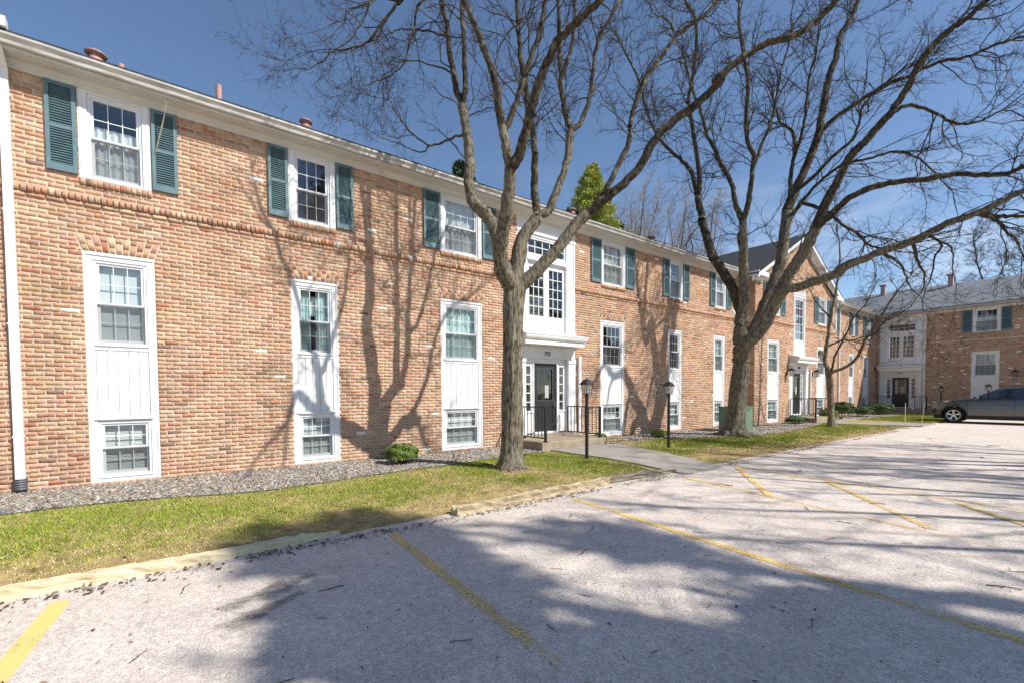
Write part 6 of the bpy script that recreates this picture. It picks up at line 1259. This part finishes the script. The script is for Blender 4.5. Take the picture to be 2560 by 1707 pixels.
    bl = bo.modifiers.new('wells', 'BOOLEAN'); bl.object = co; bl.operation = 'DIFFERENCE'; bl.solver = 'FAST'
    dg = bpy.context.evaluated_depsgraph_get(); dg.update(); me = bpy.data.meshes.new_from_object(bo.evaluated_get(dg)); bo.modifiers.clear(); bo.data = me; me.polygons.foreach_set('use_smooth', [True]*len(me.polygons)); bpy.data.objects.remove(co)
    for i_, (nm, sel) in enumerate((('side_glass', gl), ('windscreen', ws), ('rear_window', rw))):
        
        for sg in ((1, -1) if nm == 'side_glass' else (0,)):
            g_ = MB(); loft(rows, sel, g_, sg); o = g_.build(nm, 'carglass', root); o.data.polygons.foreach_set('use_smooth', [True]*len(o.data.polygons))
    for s in (-1, 1):
        p = MB()          # pillars and glass outline follow the flank
        for i, w in ((9, 0.06), (11, 0.07)):
            a, b = rows[i][7], rows[i][8]; p.quad([(a[0]-w, s*(a[1]+0.006), a[2]), (a[0]+w, s*(a[1]+0.006), a[2]), (b[0]+w, s*(b[1]+0.006), b[2]), (b[0]-w, s*(b[1]+0.006), b[2])])
        for i in range(6, 13): a, b = rows[i][7], rows[i+1][7]; p.quad([(a[0], s*(a[1]+0.008), a[2]-0.012), (b[0], s*(b[1]+0.008), b[2]-0.012), (b[0], s*(b[1]+0.004), b[2]+0.02), (a[0], s*(a[1]+0.004), a[2]+0.02)])
        p.build('window_trim', 'cladding', root)
    ca = MB()
    for s in (-1, 1):
        for wx in (1.42, -1.25):
            for i in range(20):
                t0, t1 = [math.pi*(-0.10+1.20*k/20) for k in (i, i+1)]
                for r0, r1, y0, y1 in ((0.395, 0.455, 0.93, 0.925), (0.395, 0.395, 0.93, 0.62)):
                    ca.quad([(wx+r0*math.cos(t0), s*y0, 0.345+r0*math.sin(t0)), (wx+r0*math.cos(t1), s*y0, 0.345+r0*math.sin(t1)), (wx+r1*math.cos(t1), s*y1, 0.345+r1*math.sin(t1)), (wx+r1*math.cos(t0), s*y1, 0.345+r1*math.sin(t0))])
        ca.box(-0.86, 1.03, min(s*0.80, s*0.928), max(s*0.80, s*0.928), 0.18, 0.335)
    ca.box(1.75, 2.10, -0.70, 0.70, 0.19, 0.30); ca.box(-2.15, -1.8, -0.70, 0.70, 0.22, 0.36); ca.build('cladding', 'cladding', root)
    for wx in (1.42, -1.25):
        for s in (-1, 1):
            def prof(pr_, mm, nm, par):
                k = MB(); m = 32
                for r_, yy in pr_:
                    k.v += [(wx+r_*math.cos(2*math.pi*i/m), s*yy, 0.345+r_*math.sin(2*math.pi*i/m)) for i in range(m)]
                for q in range(len(pr_)-1):
                    for i in range(m): j = (i+1) % m; k.f.append((q*m+i, q*m+j, (q+1)*m+j, (q+1)*m+i)); k.m.append(0)
                return k.build(nm, mm, par, smooth=True)
            w = prof([(0.24, 0.70), (0.33, 0.70), (0.345, 0.74), (0.345, 0.86), (0.33, 0.895), (0.25, 0.90), (0.232, 0.885)], 'rubber', 'wheel', root)
            prof([(0.234, 0.886), (0.225, 0.890), (0.215, 0.880), (0.205, 0.80), (0.02, 0.78)], 'cladding', 'rim_barrel', w)
            sp = MB()
            for k in range(5):
                for dk in (-0.13, 0.13):
                    a = 2*math.pi*k/5+0.3+dk; ca_, sa_ = math.cos(a), math.sin(a); b0 = 2*math.pi*k/5+0.3+dk*0.4; e = Vector((-sa_, 0, ca_))*0.017
                    i0 = Vector((wx+0.045*math.cos(b0), s*0.875, 0.345+0.045*math.sin(b0))); i1 = Vector((wx+0.222*ca_, s*0.885, 0.345+0.222*sa_)); sp.quad([i0-e, i0+e, i1+e*0.9, i1-e*0.9]); bk = Vector((0, -s*0.03, 0)); sp.quad([i0+e, i0+e+bk, i1+e+bk, i1+e*0.9]); sp.quad([i0-e, i1-e*0.9, i1-e+bk, i0-e+bk])
            m = 32
            for i in range(m):
                t0, t1 = 2*math.pi*i/m, 2*math.pi*(i+1)/m; sp.quad([(wx+0.234*math.cos(t0), s*0.892, 0.345+0.234*math.sin(t0)), (wx+0.234*math.cos(t1), s*0.892, 0.345+0.234*math.sin(t1)), (wx+0.214*math.cos(t1), s*0.889, 0.345+0.214*math.sin(t1)), (wx+0.214*math.cos(t0), s*0.889, 0.345+0.214*math.sin(t0))])
                sp.quad([(wx, s*0.884, 0.345), (wx+0.055*math.cos(t0), s*0.88, 0.345+0.055*math.sin(t0)), (wx+0.055*math.cos(t1), s*0.88, 0.345+0.055*math.sin(t1))])
            sp.build('rim', 'alloy', w)
    for s in (-1, 1):
        h = MB()
        A = [(2.05, 0.66, 0.885), (1.70, 0.842, 0.985), (1.50, 0.868, 0.995), (1.62, 0.876, 0.925), (1.95, 0.795, 0.80), (2.12, 0.64, 0.79)]
        h.quad([(x+0.012, s*(y+0.012), z+0.004) for x, y, z in A]); h.build('headlight', 'headlamp', root)
        f = MB(); A = [(2.175, 0.66, 0.62), (2.02, 0.80, 0.64), (2.0, 0.83, 0.42), (2.17, 0.70, 0.40)]; f.quad([(x+0.014, s*(y+0.016), z) for x, y, z in A]); fo = f.build('fog_lamp_pocket', 'cladding', root)
        m_ = MB(); c_ = Vector((0.72, s*1.0, 1.10)); m_.lathe([(0.01, -0.075), (0.07, -0.065), (0.10, -0.02), (0.095, 0.045), (0.05, 0.075), (0.01, 0.08)], c_, 12); m_.box(0.68, 0.74, min(s*0.86, s*0.96), max(s*0.86, s*0.96), 1.05, 1.08); m_.build('wing_mirror', 'carpaint', root, smooth=True)
        for xx in (-0.28, -1.30):
            d_ = MB(); d_.tube([(xx+0.11, s*0.905, 0.90), (xx+0.08, s*0.935, 0.905), (xx-0.08, s*0.935, 0.91), (xx-0.11, s*0.905, 0.91)], 0.012, 6); d_.build('door_handle', 'chrome', root)
        for xx, q in ((0.98, 0), (-0.42, 1), (-1.38, 2)):
            l2 = MB()
            for (z0, z1, y0, y1) in ((0.36, 0.70, 0.918, 0.924), (0.70, 0.78, 0.924, 0.916), (0.78, 1.04, 0.916, 0.89)): l2.quad([(xx-0.005, s*(y0+0.003), z0), (xx+0.005, s*(y0+0.003), z0), (xx+0.005, s*(y1+0.003), z1), (xx-0.005, s*(y1+0.003), z1)])
            l2.build('door_gap', 'cladding', root)
        t_ = MB(); t_.box(-2.20, -2.02, min(s*0.55, s*0.86), max(s*0.55, s*0.86), 0.96, 1.10); t_.build('tail_light', 'redlens', root)
        rr_ = MB(); rr_.tube([(0.0, s*0.60, 1.53), (-0.3, s*0.60, 1.625), (-1.2, s*0.60, 1.655), (-1.65, s*0.60, 1.61)], 0.014, 6); rr_.build('roof_rail', 'cladding', root)
    for xx, zz in ((0.15, 0.60), (-0.85, 0.62)):
        for s in (-0.4, 0.4): se = MB(); se.box(xx-0.28, xx+0.22, s-0.24, s+0.24, 0.5, 0.72); se.box(xx-0.36, xx-0.22, s-0.22, s+0.22, 0.72, 1.22); se.box(xx-0.37, xx-0.27, s-0.11, s+0.11, 1.24, 1.40); se.build('seat', 'rubber', root)
    fl = MB().box(-2.0, 1.0, -0.78, 0.78, 0.30, 0.34); fl.build('floor_pan', 'cladding', root); MB().box(0.62, 1.0, -0.72, 0.72, 0.80, 1.02).build('dashboard', 'rubber', root)
    g_ = MB().box(2.14, 2.235, -0.42, 0.42, 0.60, 0.72); g_.build('grille', 'cladding', root)
    # in place: nose towards +Y
    root.location = (29.02, -6.67, 0.0); root.rotation_euler = (0, 0, R(91.5)); return root
car()
